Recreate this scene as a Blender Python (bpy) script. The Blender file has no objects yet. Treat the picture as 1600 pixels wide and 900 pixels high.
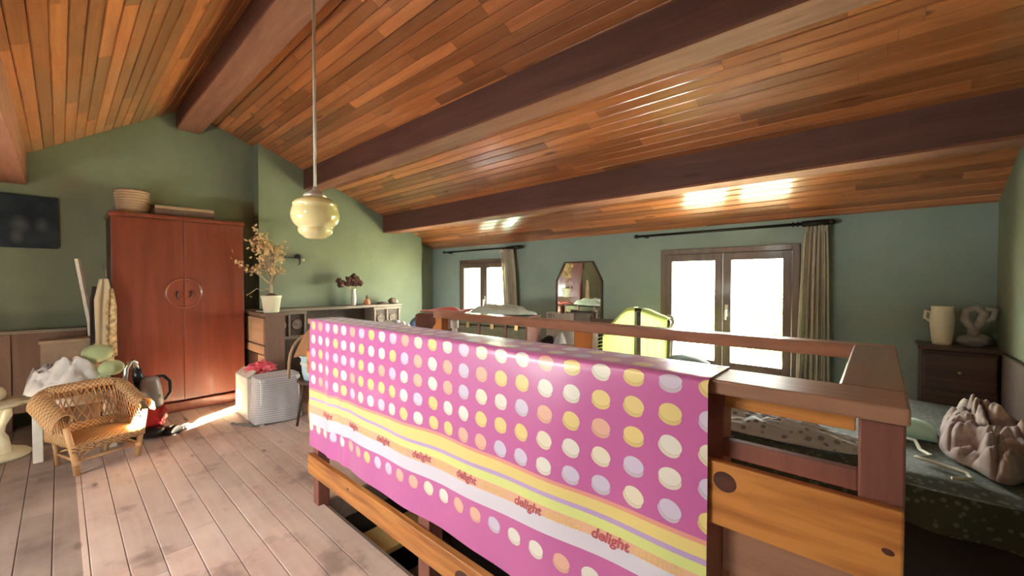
import bpy, bmesh, math, random
from math import sin, cos, pi, radians, atan, atan2, sqrt, hypot
from mathutils import Vector, Matrix, Euler, noise
rnd = random.Random(7)
SC = bpy.context.scene
COL = SC.collection

# ------------------------------------------------------------------ camera, world, sun, exposure
cam_d = bpy.data.cameras.new('camera')
cam = bpy.data.objects.new('camera', cam_d)
COL.objects.link(cam)
cam_d.sensor_width = 36.0
cam_d.lens = 636.0 / 1600 * 36.0
cam_d.clip_start = 0.02
cam.location = (0, 0, 1.35)
cam.rotation_euler = (pi / 2 - atan(11 / 636.0), 0, radians(42.0))
SC.camera = cam

SC.view_settings.view_transform = 'Standard'
SC.view_settings.look = 'None'
SC.view_settings.gamma = 1.0
SC.view_settings.use_curve_mapping = False
SC.view_settings.exposure = 2.25

SKY_STRENGTH = 15.0
SUN_STRENGTH = 150.0
world = bpy.data.worlds.new('daylight')
SC.world = world
world.use_nodes = True
bg = world.node_tree.nodes['Background']
bg.inputs[0].default_value = (1.0, 0.97, 0.925, 1)
bg.inputs[1].default_value = SKY_STRENGTH

SUN_E = radians(28.0)
SUN_T = Vector((-0.848 * cos(SUN_E), 0.53 * cos(SUN_E), -sin(SUN_E)))   # direction the light travels
sun_d = bpy.data.lights.new('sun', 'SUN')
sun_d.energy = SUN_STRENGTH
sun_d.angle = radians(1.0)
sun_d.color = (1.0, 0.82, 0.56)
sun = bpy.data.objects.new('sun', sun_d)
COL.objects.link(sun)
sun.location = (3, -4, 8)
sun.rotation_euler = SUN_T.to_track_quat('-Z', 'Y').to_euler()

def portal(name, loc, rot, sx, sy):
    d = bpy.data.lights.new(name, 'AREA')
    d.shape = 'RECTANGLE'; d.size = sx; d.size_y = sy
    d.cycles.is_portal = True
    o = bpy.data.objects.new(name, d); COL.objects.link(o)
    o.location = loc; o.rotation_euler = rot
    return o

# ------------------------------------------------------------------ room measures
XA, XB = -5.95, 0.63          # gable walls
YF, YB = -1.75, 4.48          # front wall (behind the camera), window wall
RY, RZ = 0.99, 3.35           # ridge
TL_, TR_ = 0.667, 0.407       # roof pitches (left, right)
AL, AR = atan(TL_), atan(TR_)
def roof(y):
    return RZ - (y - RY) * TR_ if y > RY else RZ - (RY - y) * TL_
SX0, SX1, SY0, SY1 = -2.52, -0.01, 1.085, 1.86     # stairwell opening
W1 = (-5.20, -4.02, 0.42, 1.69)
W2 = (-1.80, -0.527, 0.42, 1.69)
ADDED_FW = (-3.6, -2.3, 0.55, 1.38)                       # unseen front-wall window, added to light cloth and railing
SKY = dict(x0=-1.82, x1=-1.42, s0=2.08, s1=2.76)
portal('portal_large_window', ((W2[0] + W2[1]) / 2, YB + .2, (W2[2] + W2[3]) / 2), (-pi / 2, 0, 0), W2[1] - W2[0], W2[3] - W2[2])
portal('portal_small_window', ((W1[0] + W1[1]) / 2, YB + .2, (W1[2] + W1[3]) / 2), (-pi / 2, 0, 0), W1[1] - W1[0], W1[3] - W1[2])
portal('portal_added_window', ((ADDED_FW[0] + ADDED_FW[1]) / 2, YF - .2, (ADDED_FW[2] + ADDED_FW[3]) / 2), (pi / 2, 0, 0), ADDED_FW[1] - ADDED_FW[0], ADDED_FW[3] - ADDED_FW[2])
_s = (SKY['s0'] + SKY['s1']) / 2
portal('portal_roof_window', ((SKY['x0'] + SKY['x1']) / 2, RY - _s * cos(AL) - .12 * sin(AL), RZ - _s * sin(AL) + .12 * cos(AL)), (AL, 0, 0), SKY['x1'] - SKY['x0'], SKY['s1'] - SKY['s0'])

# ------------------------------------------------------------------ material helpers
def newmat(name):
    m = bpy.data.materials.new(name); m.use_nodes = True
    nt = m.node_tree
    return m, nt, nt.nodes['Principled BSDF']
def nd(nt, t, **kw):
    n = nt.nodes.new(t)
    for k, v in kw.items():
        if k.startswith('i_'):
            key = k[2:]
            key = int(key) if key.isdigit() else key.replace('_', ' ')
            s = n.inputs[key]
            if hasattr(v, 'is_output') or isinstance(v, bpy.types.NodeSocket): nt.links.new(v, s)
            else: s.default_value = v
        else:
            setattr(n, k, v)
    return n
def mth(nt, op, a, b=0.0, c=0.0):
    n = nd(nt, 'ShaderNodeMath', operation=op, i_0=a, i_1=b)
    if op in ('MULTIPLY_ADD', 'WRAP', 'COMPARE', 'SMOOTH_MIN'):
        if isinstance(c, bpy.types.NodeSocket): nt.links.new(c, n.inputs[2])
        else: n.inputs[2].default_value = c
    return n.outputs[0]
def mixc(nt, fac, a, b, mode='MIX'):
    n = nt.nodes.new('ShaderNodeMix'); n.data_type = 'RGBA'; n.blend_type = mode
    for s, v in ((n.inputs[0], fac), (n.inputs[6], a), (n.inputs[7], b)):
        if isinstance(v, bpy.types.NodeSocket): nt.links.new(v, s)
        elif isinstance(v, (int, float)): s.default_value = v
        else: s.default_value = (v[0], v[1], v[2], 1)
    return n.outputs[2]
def ramp(nt, fac, stops, interp='LINEAR'):
    n = nt.nodes.new('ShaderNodeValToRGB'); n.color_ramp.interpolation = interp
    el = n.color_ramp.elements
    while len(el) < len(stops): el.new(0.5)
    for e, (p, c) in zip(el, stops):
        e.position = p; e.color = (c[0], c[1], c[2], 1)
    nt.links.new(fac, n.inputs[0])
    return n.outputs[0]
def bump(nt, bs, h, strength=.2, dist=.01):
    b = nd(nt, 'ShaderNodeBump', i_Strength=strength, i_Distance=dist, i_Height=h)
    nt.links.new(b.outputs[0], bs.inputs['Normal'])
def setp(bs, **kw):
    for k, v in kw.items():
        bs.inputs[k.replace('_', ' ')].default_value = v

def wood(name, c1, c2, axis='X', rough=.4, coat=0.0, var=.35, knots=0.0, grain=1.0, spec=.5, scale=1.0, lo=.3, hi=.68, dist=.9):
    """Boards cut from one timber: grain along the axis, every board its own tone and its own stretch of grain."""
    m, nt, bs = newmat(name)
    tc = nd(nt, 'ShaderNodeTexCoord'); oi = nd(nt, 'ShaderNodeObjectInfo')
    off = nd(nt, 'ShaderNodeVectorMath', operation='SCALE', i_0=(13.1, 7.7, 5.3)); nt.links.new(oi.outputs['Random'], off.inputs['Scale'])
    add = nd(nt, 'ShaderNodeVectorMath', operation='ADD', i_0=tc.outputs['Object'], i_1=off.outputs[0])
    s = {'X': (1.2, 14, 14), 'Y': (14, 1.2, 14), 'Z': (14, 14, 1.2)}[axis]
    s = tuple(v * scale for v in s)
    mp = nd(nt, 'ShaderNodeVectorMath', operation='MULTIPLY', i_0=add.outputs[0], i_1=s)
    n1 = nd(nt, 'ShaderNodeTexNoise', i_Vector=mp.outputs[0], i_Scale=1.0, i_Detail=6.0, i_Distortion=dist)
    n2 = nd(nt, 'ShaderNodeTexNoise', i_Vector=mp.outputs[0], i_Scale=6.0, i_Detail=3.0)
    f = mth(nt, 'ADD', mth(nt, 'MULTIPLY', n1.outputs['Fac'], .75), mth(nt, 'MULTIPLY', n2.outputs['Fac'], .25))
    col = ramp(nt, f, [(lo, c1), (hi, c2)])
    rv = nd(nt, 'ShaderNodeMapRange', i_Value=oi.outputs['Random'], i_3=1 - var, i_4=1 + var)
    gm = nd(nt, 'ShaderNodeCombineXYZ'); 
    for i in range(3): nt.links.new(rv.outputs[0], gm.inputs[i])
    col = mixc(nt, 1.0, col, gm.outputs[0], 'MULTIPLY')
    if knots > 0:
        ks = {'X': (2.2, 9, 9), 'Y': (9, 2.2, 9), 'Z': (9, 9, 2.2)}[axis]
        km = nd(nt, 'ShaderNodeVectorMath', operation='MULTIPLY', i_0=add.outputs[0], i_1=ks)
        vo = nd(nt, 'ShaderNodeTexVoronoi', i_Vector=km.outputs[0], i_Scale=.8)
        k = ramp(nt, vo.outputs['Distance'], [(.06, (1, 1, 1)), (.15, (0, 0, 0))])
        col = mixc(nt, mth(nt, 'MULTIPLY', k, knots), col, (c1[0] * .3, c1[1] * .25, c1[2] * .25))
    nt.links.new(col, bs.inputs['Base Color'])
    setp(bs, Roughness=rough, Coat_Weight=coat, Coat_Roughness=.1, Specular_IOR_Level=spec)
    bump(nt, bs, f, .15 * grain, .004)
    return m
def plain(name, c, rough=.5, metal=0.0, nscale=0, namp=.15, bmp=0.0, spec=.5, trans=0.0, sss=0.0, coat=0.0, sheen=0.0):
    m, nt, bs = newmat(name)
    setp(bs, Roughness=rough, Metallic=metal, Specular_IOR_Level=spec, Transmission_Weight=trans, Coat_Weight=coat, Sheen_Weight=sheen)
    bs.inputs['Base Color'].default_value = (c[0], c[1], c[2], 1)
    if sss: setp(bs, Subsurface_Weight=sss, Subsurface_Radius=(.05, .04, .03)) 
    if nscale:
        tc = nd(nt, 'ShaderNodeTexCoord')
        n = nd(nt, 'ShaderNodeTexNoise', i_Vector=tc.outputs['Object'], i_Scale=nscale, i_Detail=5.0)
        lo = tuple(x * (1 - namp) for x in c); hi = tuple(min(1, x * (1 + namp)) for x in c)
        nt.links.new(ramp(nt, n.outputs['Fac'], [(.3, lo), (.7, hi)]), bs.inputs['Base Color'])
        if bmp: bump(nt, bs, n.outputs['Fac'], bmp, .01)
    return m
def cloth(name, c, c2=None, scale=0, transl=0.0, rough=.9, pattern=None):
    m, nt, bs = newmat(name)
    tc = nd(nt, 'ShaderNodeTexCoord')
    n = nd(nt, 'ShaderNodeTexNoise', i_Vector=tc.outputs['Object'], i_Scale=9.0, i_Detail=4.0)
    lo = tuple(x * .85 for x in c)
    col = ramp(nt, n.outputs['Fac'], [(.3, lo), (.7, c)])
    if pattern == 'spots':
        v = nd(nt, 'ShaderNodeTexVoronoi', i_Vector=tc.outputs['Object'], i_Scale=scale)
        k = ramp(nt, v.outputs['Distance'], [(.28, (1, 1, 1)), (.36, (0, 0, 0))])
        col = mixc(nt, k, col, c2)
    if pattern == 'stripes':
        sx = nd(nt, 'ShaderNodeSeparateXYZ', i_0=tc.outputs['UV'])
        k = mth(nt, 'GREATER_THAN', mth(nt, 'FRACT', mth(nt, 'MULTIPLY', sx.outputs[1], scale)), .58)
        col = mixc(nt, k, col, c2)
    if pattern == 'leaves':
        v = nd(nt, 'ShaderNodeTexVoronoi', i_Vector=tc.outputs['Object'], i_Scale=scale, i_Randomness=1.0)
        k = ramp(nt, v.outputs['Distance'], [(.4, (1, 1, 1)), (.55, (0, 0, 0))])
        col = mixc(nt, k, col, c2)
    nt.links.new(col, bs.inputs['Base Color'])
    setp(bs, Roughness=rough, Specular_IOR_Level=.15, Sheen_Weight=.15)
    w = nd(nt, 'ShaderNodeTexNoise', i_Vector=tc.outputs['Object'], i_Scale=160.0)
    bump(nt, bs, w.outputs['Fac'], .12, .003)
    if transl > 0:
        out = nt.nodes['Material Output']
        tr = nt.nodes.new('ShaderNodeBsdfTranslucent'); nt.links.new(col, tr.inputs[0])
        mx = nt.nodes.new('ShaderNodeMixShader'); mx.inputs[0].default_value = transl
        nt.links.new(bs.outputs[0], mx.inputs[1]); nt.links.new(tr.outputs[0], mx.inputs[2]); nt.links.new(mx.outputs[0], out.inputs[0])
    return m
def plaster(name, c, dark, scale=1.6):
    m, nt, bs = newmat(name)
    g = nd(nt, 'ShaderNodeNewGeometry')
    n = nd(nt, 'ShaderNodeTexNoise', i_Vector=g.outputs['Position'], i_Scale=scale, i_Detail=6.0, i_Roughness=.6)
    n2 = nd(nt, 'ShaderNodeTexNoise', i_Vector=g.outputs['Position'], i_Scale=70.0, i_Detail=3.0)
    nt.links.new(ramp(nt, n.outputs['Fac'], [(.3, dark), (.62, c)]), bs.inputs['Base Color'])
    setp(bs, Roughness=.85, Specular_IOR_Level=.2)
    bump(nt, bs, n2.outputs['Fac'], .35, .004)
    return m
def woven(name, c, c2, sx, sz):
    m, nt, bs = newmat(name)
    tc = nd(nt, 'ShaderNodeTexCoord')
    s = nd(nt, 'ShaderNodeSeparateXYZ', i_0=tc.outputs['UV'])
    a = mth(nt, 'SINE', mth(nt, 'MULTIPLY', s.outputs[0], sx)); b = mth(nt, 'SINE', mth(nt, 'MULTIPLY', s.outputs[1], sz))
    h = mth(nt, 'MULTIPLY', a, b)
    nt.links.new(ramp(nt, mth(nt, 'MULTIPLY_ADD', h, .5, .5), [(.15, c2), (.7, c)]), bs.inputs['Base Color'])
    setp(bs, Roughness=.55)
    bump(nt, bs, h, .6, .006)
    return m
def glass_pane():
    m, nt, bs = newmat('window_glass')
    out = nt.nodes['Material Output']
    t = nt.nodes.new('ShaderNodeBsdfTransparent'); t.inputs[0].default_value = (.96, .98, .96, 1)
    gl = nt.nodes.new('ShaderNodeBsdfGlossy'); gl.inputs['Roughness'].default_value = .02
    lw = nt.nodes.new('ShaderNodeLayerWeight'); fr = nd(nt, 'ShaderNodeMath', operation='MULTIPLY_ADD', i_0=mth(nt, 'POWER', lw.outputs['Facing'], 4.0), i_1=.5, i_2=.04)
    mx = nt.nodes.new('ShaderNodeMixShader')
    nt.links.new(fr.outputs[0], mx.inputs[0]); nt.links.new(t.outputs[0], mx.inputs[1]); nt.links.new(gl.outputs[0], mx.inputs[2])
    nt.links.new(mx.outputs[0], out.inputs[0]); nt.nodes.remove(bs)
    return m

M = {}
M['ceil'] = wood('varnished_pine_boards', (.30, .095, .030), (.53, .20, .072), 'X', .28, .6, .42, .8)
M['deck'] = plain('dark_roof_deck', (.05, .025, .015), .8)
M['beam'] = wood('shaded_beam_wood', (.08, .031, .024), (.14, .056, .042), 'X', .65, .0, .1, .3, 2)  # shade on the unlit beam sides is put into this darker tone
M['beamlit'] = wood('lit_beam_wood', (.26, .11, .07), (.38, .18, .12), 'X', .7, 0, .1, .4, 2, spec=.25)  # same timber, window light on its face put into the colour
M['lit_under'] = wood('lit_beam_underside', (.17, .07, .046), (.25, .11, .075), 'X', .75, 0, .1, .4, 2, spec=.2)  # same timber again, light on the undersides put into the colour
M['wallgreen'] = plaster('sage_green_plaster', (.225, .262, .185), (.18, .215, .15))
M['wallteal'] = plaster('teal_plaster', (.275, .36, .325), (.23, .31, .275))
M['wallteal'] = M['wallgreen'] if False else M['wallteal']
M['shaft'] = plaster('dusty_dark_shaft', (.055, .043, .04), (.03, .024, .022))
M['floordeck'] = plain('dusty_subfloor', (.20, .15, .125), .9)
M['rod'] = plain('grey_painted_rod', (.50, .46, .43), .4)
M['joist'] = wood('grey_old_joist', (.16, .12, .10), (.25, .19, .16), 'X', .8, 0, .2)
M['wardrobe'] = wood('mahogany_veneer', (.13, .027, .014), (.215, .05, .024), 'Z', .38, .25, .05, 0, .4, scale=.6)
M['wardrobe_d'] = plain('dark_mahogany_edge', (.05, .016, .012), .5)
M['pine'] = wood('orange_pine', (.27, .075, .018), (.60, .25, .065), 'X', .42, .1, .08, .9, .7, scale=.6, lo=.36, hi=.56, dist=2.2)
M['pineY'] = wood('orange_pine_crosswise', (.50, .17, .035), (.70, .30, .075), 'Y', .42, .1, .08, .6, .7)
M['pineZ'] = wood('orange_pine_upright', (.46, .16, .035), (.62, .25, .06), 'Z', .45, .1, .1, .5, .7)
M['redpost'] = wood('red_brown_post', (.17, .055, .042), (.26, .095, .07), 'Z', .6, 0, .08, 0, 1.5)
M['rail'] = wood('brown_rail', (.27, .13, .085), (.42, .225, .15), 'X', .4, .15, .08, .7)
M['railY'] = wood('brown_rail_crosswise', (.24, .13, .08), (.34, .2, .13), 'Y', .35, .15, .08, .3)
M['darkwood'] = wood('dark_brown_wood', (.045, .024, .015), (.09, .05, .032), 'X', .5, .1, .1)
M['greywood'] = wood('greyed_oak', (.20, .16, .115), (.31, .25, .185), 'Y', .55, 0, .1)
M['tanwood'] = wood('tan_plywood', (.36, .22, .13), (.46, .30, .19), 'X', .6, 0, .08)
M['brownpanel'] = wood('mid_brown_panel', (.15, .082, .055), (.21, .12, .085), 'Z', .55, 0, .06)
M['frame'] = wood('brown_window_wood', (.10, .07, .05), (.17, .12, .09), 'Z', .45, .1, .05)
M['glass'] = glass_pane()
M['black'] = plain('black_plastic', (.012, .012, .013), .35)
M['iron'] = plain('dark_iron', (.03, .025, .02), .5, .6)
M['white'] = plain('white_paint', (.72, .70, .64), .55, 0, 14, .1)
M['chrome'] = plain('chrome', (.75, .74, .72), .2, 1.0)
M['brass'] = plain('worn_brass', (.55, .42, .2), .35, 1.0)
M['opal'] = plain('cream_opal_glass', (.86, .76, .42), .12, 0, 0, 0, 0, .6, 0, .5, .5)
M['mirror'] = plain('mirror_silver', (.86, .86, .84), .02, 1.0)
M['curtain'] = cloth('sheer_cream_curtain', (.74, .70, .58), transl=.5)
M['ceramic'] = plain('cream_ceramic', (.74, .70, .52), .35, 0, 10, .06)
M['soil'] = plain('dry_soil', (.16, .10, .06), .95, 0, 60, .4, .5)
M['seed'] = plain('dried_seed_pod', (.62, .45, .23), .6, 0, 25, .25)
M['stem'] = plain('dry_stem', (.42, .33, .22), .8, 0, 20, .2)
M['dryflower'] = plain('dark_dried_flower', (.10, .04, .028), .9, 0, 30, .4)
M['cane'] = wood('cane', (.42, .23, .10), (.58, .35, .17), 'Z', .45, .1, .1)
M['wicker'] = woven('woven_wicker', (.52, .31, .145), (.24, .12, .05), 150, 150)
M['basket'] = woven('pale_basket_weave', (.50, .34, .22), (.36, .23, .14), 120, 90)
M['whitecloth'] = cloth('white_cotton', (.68, .67, .66))
M['greycloth'] = cloth('grey_cotton', (.34, .33, .32))
M['mint'] = cloth('mint_cotton', (.42, .62, .5))
M['mauve'] = cloth('mauve_duvet', (.27, .20, .195), (.37, .30, .285), 9, pattern='leaves')
M['quilt'] = cloth('dark_green_spotted_quilt', (.05, .06, .04), (.11, .125, .095), 34, pattern='spots')
M['darkcloth'] = cloth('dark_brown_cloth', (.035, .028, .024))
M['sheet'] = cloth('crumpled_patterned_sheet', (.36, .37, .36), (.14, .15, .14), 22, pattern='spots')
M['greencloth'] = cloth('pale_green_cloth', (.40, .46, .25))
M['brownjacket'] = cloth('tan_jacket', (.38, .20, .10))
M['lime'] = cloth('lime_throw', (.80, .90, .52), transl=.55)
M['blueplastic'] = plain('pale_blue_plastic', (.42, .62, .74), .4, 0, 12, .12)
M['stripe'] = cloth('striped_grey_cloth', (.56, .54, .56), (.36, .35, .38), 34, pattern='stripes')
M['pink'] = plain('pink_plastic', (.78, .13, .17), .35, 0, 9, .2, .2)
M['redbag'] = plain('red_bag', (.55, .03, .035), .35, 0, 8, .3, .3)
M['vacgrey'] = plain('grey_plastic', (.24, .22, .20), .35)
M['cardboard'] = plain('cardboard', (.32, .23, .16), .85, 0, 12, .1)
M['red'] = cloth('coral_red_cloth', (.68, .15, .12))
M['olive'] = plain('olive_canvas', (.16, .155, .09), .7, 0, 12, .25, .15)
M['trunkbrown'] = plain('brown_leather', (.20, .085, .06), .5, 0, 10, .2, .1)
M['pale'] = cloth('pale_green_fabric', (.52, .58, .50))
M['painting'] = None
M['leafout'] = cloth('sunlit_leaves', (.34, .46, .16), transl=.4)
M['bark'] = plain('bark', (.2, .15, .1), .9, 0, 10, .3)
M['grass'] = plain('meadow_grass', (.38, .40, .30), .9, 0, 3, .3)
M['yellow'] = plain('yellow_painted_wood', (.72, .58, .24), .5, 0, 8, .1)
M['orangefig'] = plain('orange_glaze', (.55, .17, .07), .35, 0, 20, .2)
M['stone'] = plain('brown_stone', (.17, .11, .07), .8, 0, 18, .3, .3)
M['rusty'] = plain('scarf_print', (.5, .37, .2), .8, 0, 30, .6)

# ------------------------------------------------------------------ mesh helpers
class MB:
    def __init__(s): s.v = []; s.f = []; s.m = []; s.uv = {}
    def quad(s, idx, m=0): s.f.append(tuple(idx)); s.m.append(m)
    def addv(s, pts):
        b = len(s.v); s.v += [Vector(p) for p in pts]; return b
    def box(s, x0, x1, y0, y1, z0, z1, m=0, mat=None):
        p = [Vector((x, y, z)) for x in (x0, x1) for y in (y0, y1) for z in (z0, z1)]
        if mat is not None: p = [mat @ q for q in p]
        b = s.addv(p)
        for f in ((0, 1, 3, 2), (4, 6, 7, 5), (0, 4, 5, 1), (2, 3, 7, 6), (0, 2, 6, 4), (1, 5, 7, 3)):
            s.quad([b + i for i in f], m)
        return s
    def prism(s, poly, a0, a1, axis='X', m=0):
        """polygon (2D) pushed along an axis; poly given in the other two axes in order"""
        def P(p, a): return {'X': (a, p[0], p[1]), 'Y': (p[0], a, p[1]), 'Z': (p[0], p[1], a)}[axis]
        n = len(poly)
        b = s.addv([P(p, a0) for p in poly] + [P(p, a1) for p in poly])
        for i in range(n):
            j = (i + 1) % n
            s.quad((b + i, b + j, b + n + j, b + n + i), m)
        s.quad([b + i for i in range(n)][::-1], m); s.quad([b + n + i for i in range(n)], m)
        return s
    def tube(s, pts, r, n=8, m=0, cap=True):
        pts = [Vector(p) for p in pts]; k = len(pts)
        rs = r if isinstance(r, (list, tuple)) else [r] * k
        up = None; b = len(s.v)
        for i, p in enumerate(pts):
            t = (pts[min(i + 1, k - 1)] - pts[max(i - 1, 0)])
            t = t.normalized() if t.length > 1e-9 else Vector((0, 0, 1))
            if up is None:
                up = Vector((0, 0, 1)) if abs(t.z) < .9 else Vector((1, 0, 0))
            a = (up - t * up.dot(t)); a = a.normalized() if a.length > 1e-6 else t.orthogonal().normalized()
            up = a; c = t.cross(a)
            for j in range(n):
                an = 2 * pi * j / n
                s.v.append(p + (a * cos(an) + c * sin(an)) * rs[i])
        for i in range(k - 1):
            for j in range(n):
                j2 = (j + 1) % n
                s.quad((b + i * n + j, b + i * n + j2, b + (i + 1) * n + j2, b + (i + 1) * n + j), m)
        if cap:
            s.quad([b + j for j in range(n)][::-1], m); s.quad([b + (k - 1) * n + j for j in range(n)], m)
        return s
    def lathe(s, prof, n=20, m=0, c=(0, 0, 0), mat=None):
        b = len(s.v); k = len(prof); c = Vector(c)
        for r, z in prof:
            for j in range(n):
                a = 2 * pi * j / n
                p = Vector((r * cos(a), r * sin(a), z))
                if mat is not None: p = mat @ p
                s.v.append(p + c)
        for i in range(k - 1):
            for j in range(n):
                j2 = (j + 1) % n
                s.quad((b + i * n + j, b + i * n + j2, b + (i + 1) * n + j2, b + (i + 1) * n + j), m)
        s.quad([b + j for j in range(n)][::-1], m); s.quad([b + (k - 1) * n + j for j in range(n)], m)
        return s
    def grid(s, fn, nu, nv, m=0, wrap=False, uvs=(1, 1)):
        b = len(s.v)
        for i in range(nu + 1):
            for j in range(nv + 1):
                s.v.append(Vector(fn(i / nu, j / nv)))
                s.uv[len(s.v) - 1] = (i / nu * uvs[0], j / nv * uvs[1])
        for i in range(nu):
            for j in range(nv):
                a = b + i * (nv + 1) + j
                s.quad((a, a + nv + 1, a + nv + 2, a + 1), m)
        return s
    def blob(s, c, r, seed=0, amp=.15, fr=2.0, nu=20, nv=12, flat=None, m=0):
        """closed lumpy ellipsoid; flat = lowest z it may reach (rests there)"""
        c = Vector(c); b = len(s.v)
        for i in range(nv + 1):
            th = pi * i / nv
            for j in range(nu):
                ph = 2 * pi * j / nu
                d = Vector((sin(th) * cos(ph), sin(th) * sin(ph), cos(th)))
                q = d * fr + Vector((seed * 3.1, seed * 1.7, seed * 5.3))
                k = 1 + amp * (noise.noise(q) * 1.3 + .6 * (1 - 2 * abs(noise.noise(q * 2.1))) - .3)
                p = c + Vector((d.x * r[0], d.y * r[1], d.z * r[2])) * k
                if flat is not None and p.z < flat: p.z = flat
                s.v.append(p)
        for i in range(nv):
            for j in range(nu):
                j2 = (j + 1) % nu
                s.quad((b + i * nu + j, b + (i + 1) * nu + j, b + (i + 1) * nu + j2, b + i * nu + j2), m)
        return s
    def build(s, name, mats, parent=None, smooth=False, bevel=0.0, subsurf=0, world=False, solid=0.0):
        vs = s.v
        if world and parent is not None:
            r = parent
            while r.parent: r = r.parent
            inv = (Matrix.Translation(r.location) @ r.rotation_euler.to_matrix().to_4x4()).inverted()
            vs = [inv @ p for p in vs]
        me = bpy.data.meshes.new(name)
        me.from_pydata([tuple(p) for p in vs], [], s.f)
        if not isinstance(mats, (list, tuple)): mats = [mats]
        for mm in mats: me.materials.append(mm)
        me.polygons.foreach_set('material_index', s.m)
        if smooth: me.polygons.foreach_set('use_smooth', [True] * len(me.polygons))
        if s.uv:
            ul = me.uv_layers.new(name='UVMap')
            for lp in me.loops: ul.data[lp.index].uv = s.uv.get(lp.vertex_index, (0, 0))
        bm = bmesh.new(); bm.from_mesh(me)
        bmesh.ops.remove_doubles(bm, verts=bm.verts, dist=1e-6)
        bmesh.ops.recalc_face_normals(bm, faces=bm.faces)
        bm.to_mesh(me); bm.free()
        me.update()
        o = bpy.data.objects.new(name, me); COL.objects.link(o)
        if parent is not None: o.parent = parent
        if solid:
            md = o.modifiers.new('solid', 'SOLIDIFY'); md.thickness = solid; md.offset = 0
        if bevel:
            md = o.modifiers.new('bevel', 'BEVEL'); md.width = bevel; md.segments = 2; md.limit_method = 'ANGLE'; md.angle_limit = radians(40)
        if subsurf:
            md = o.modifiers.new('sub', 'SUBSURF'); md.levels = subsurf; md.render_levels = subsurf
        return o

def tag(o, label, cat, group=None, kind=None):
    o['label'] = label; o['category'] = cat
    if group: o['group'] = group
    if kind: o['kind'] = kind
    return o
def thing(name, label, cat, loc=(0, 0, 0), rz=0.0, group=None, kind=None):
    o = bpy.data.objects.new(name, None); COL.objects.link(o)
    o.empty_display_size = .1
    o.location = loc; o.rotation_euler = (0, 0, rz)
    return tag(o, label, cat, group, kind)
def struct(o, label, cat):
    return tag(o, label, cat, kind='structure')
def copy_tree(o, parent=None):
    c = o.copy(); COL.objects.link(c); c.parent = parent
    for ch in o.children: copy_tree(ch, c)
    return c
def lab(o, text): o['label'] = text; return o
def rotz(a): return Matrix.Rotation(a, 4, 'Z')
def xf(loc, rx=0, ry=0, rz=0): return Matrix.Translation(loc) @ Euler((rx, ry, rz)).to_matrix().to_4x4()
def fbm(x, y, s): return noise.fractal(Vector((x, y, s)), 1.0, 2.0, 4)
def ridge(x, y, s): return 1 - abs(noise.noise(Vector((x, y, s)))) * 2
def heap(name, mats, cx, cy, z0, rx, ry, h, seed, parent=None, fr=6.0, nu=44, nv=44, world=False, sharp=.5, rot=0.0, thick=.006):
    """crumpled fabric lying as a low heap: dome height field with creases, edge touching z0"""
    ca, sa = cos(rot), sin(rot)
    def fn(u, v):
        a = u * 2 - 1; b = v * 2 - 1
        # square to disc
        x = a * sqrt(max(0, 1 - b * b / 2)); y = b * sqrt(max(0, 1 - a * a / 2))
        rr = x * x + y * y
        wob = 1 + .16 * noise.noise(Vector((x * 1.7, y * 1.7, seed)))
        d = max(0, 1 - rr) ** .6
        qx = x + .25 * noise.noise(Vector((x * 2.2, y * 2.2, seed + 3))); qy = y + .25 * noise.noise(Vector((x * 2.2, y * 2.2, seed + 5)))
        ph1 = fr * .75 * (qx * .85 + qy * .5) + 4.5 * noise.noise(Vector((x * 1.3, y * 1.3, seed + 7)))
        ph2 = fr * 1.2 * (qx * -.45 + qy * .9) + 5.0 * noise.noise(Vector((x * 1.6, y * 1.6, seed + 11)))
        cre = abs(sin(ph1)) ** .8 - .6 + .55 * (abs(sin(ph2)) ** .8 - .6) + .16 * (ridge(qx * fr, qy * fr, seed) - .3)
        z = h * d * (.66 + .34 * fbm(x * 1.5, y * 1.5, seed + 9)) + h * .30 * sharp * d ** .5 * cre
        px, py = x * rx * wob, y * ry * wob
        return (cx + px * ca - py * sa, cy + px * sa + py * ca, z0 + max(.002, z))
    mb = MB().grid(fn, nu, nv)
    return mb.build(name, mats, parent, smooth=True, world=world, solid=thick)
# ------------------------------------------------------------------ the room
WT = .25
def wall_with_hole(name, x0, x1, y0, y1, z0, z1, holes, mats):
    """wall along X with rectangular openings"""
    mb = MB(); xs = x0
    for hx0, hx1, hz0, hz1 in sorted(holes):
        mb.box(xs, hx0, y0, y1, z0, z1)
        mb.box(hx0, hx1, y0, y1, z0, hz0); mb.box(hx0, hx1, y0, y1, hz1, z1)
        xs = hx1
    mb.box(xs, x1, y0, y1, z0, z1)
    return mb.build(name, mats)
wb = struct(wall_with_hole('wall_back', XA - WT, XB + WT, YB, YB + WT, -.15, roof(YB) + .02, [W1, W2], M['wallteal']),
            'long teal plastered wall with the two windows and the mirror', 'wall')
wf = struct(wall_with_hole('wall_front', XA - WT, XB + WT, YF - WT, YF, -.15, roof(YF) + .02, [ADDED_FW], M['wallgreen']),
            'low green wall behind the camera under the left roof slope', 'wall')
gable = [(YF - WT, -.15), (YB + WT, -.15), (YB + WT, roof(YB + WT) + .02), (RY, RZ + .02), (YF - WT, roof(YF - WT) + .02)]
wl = struct(MB().prism(gable, XA - WT, XA).build('wall_left', M['wallgreen']), 'sage green gable wall behind the red wardrobe', 'wall')
br = [(1.668, 0), (4.103, 0), (4.103, roof(4.103) - .01), (1.668, roof(1.668) - .01)]
lab(MB().prism(br, XA - .01, XA + .2).build('chimney_breast', M['wallgreen'], wl), 'wide chimney breast standing proud of the gable wall')
wr = struct(MB().prism(gable, XB, XB + WT).build('wall_right', M['wallgreen']), 'dark green gable wall at the far right', 'wall')

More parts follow.
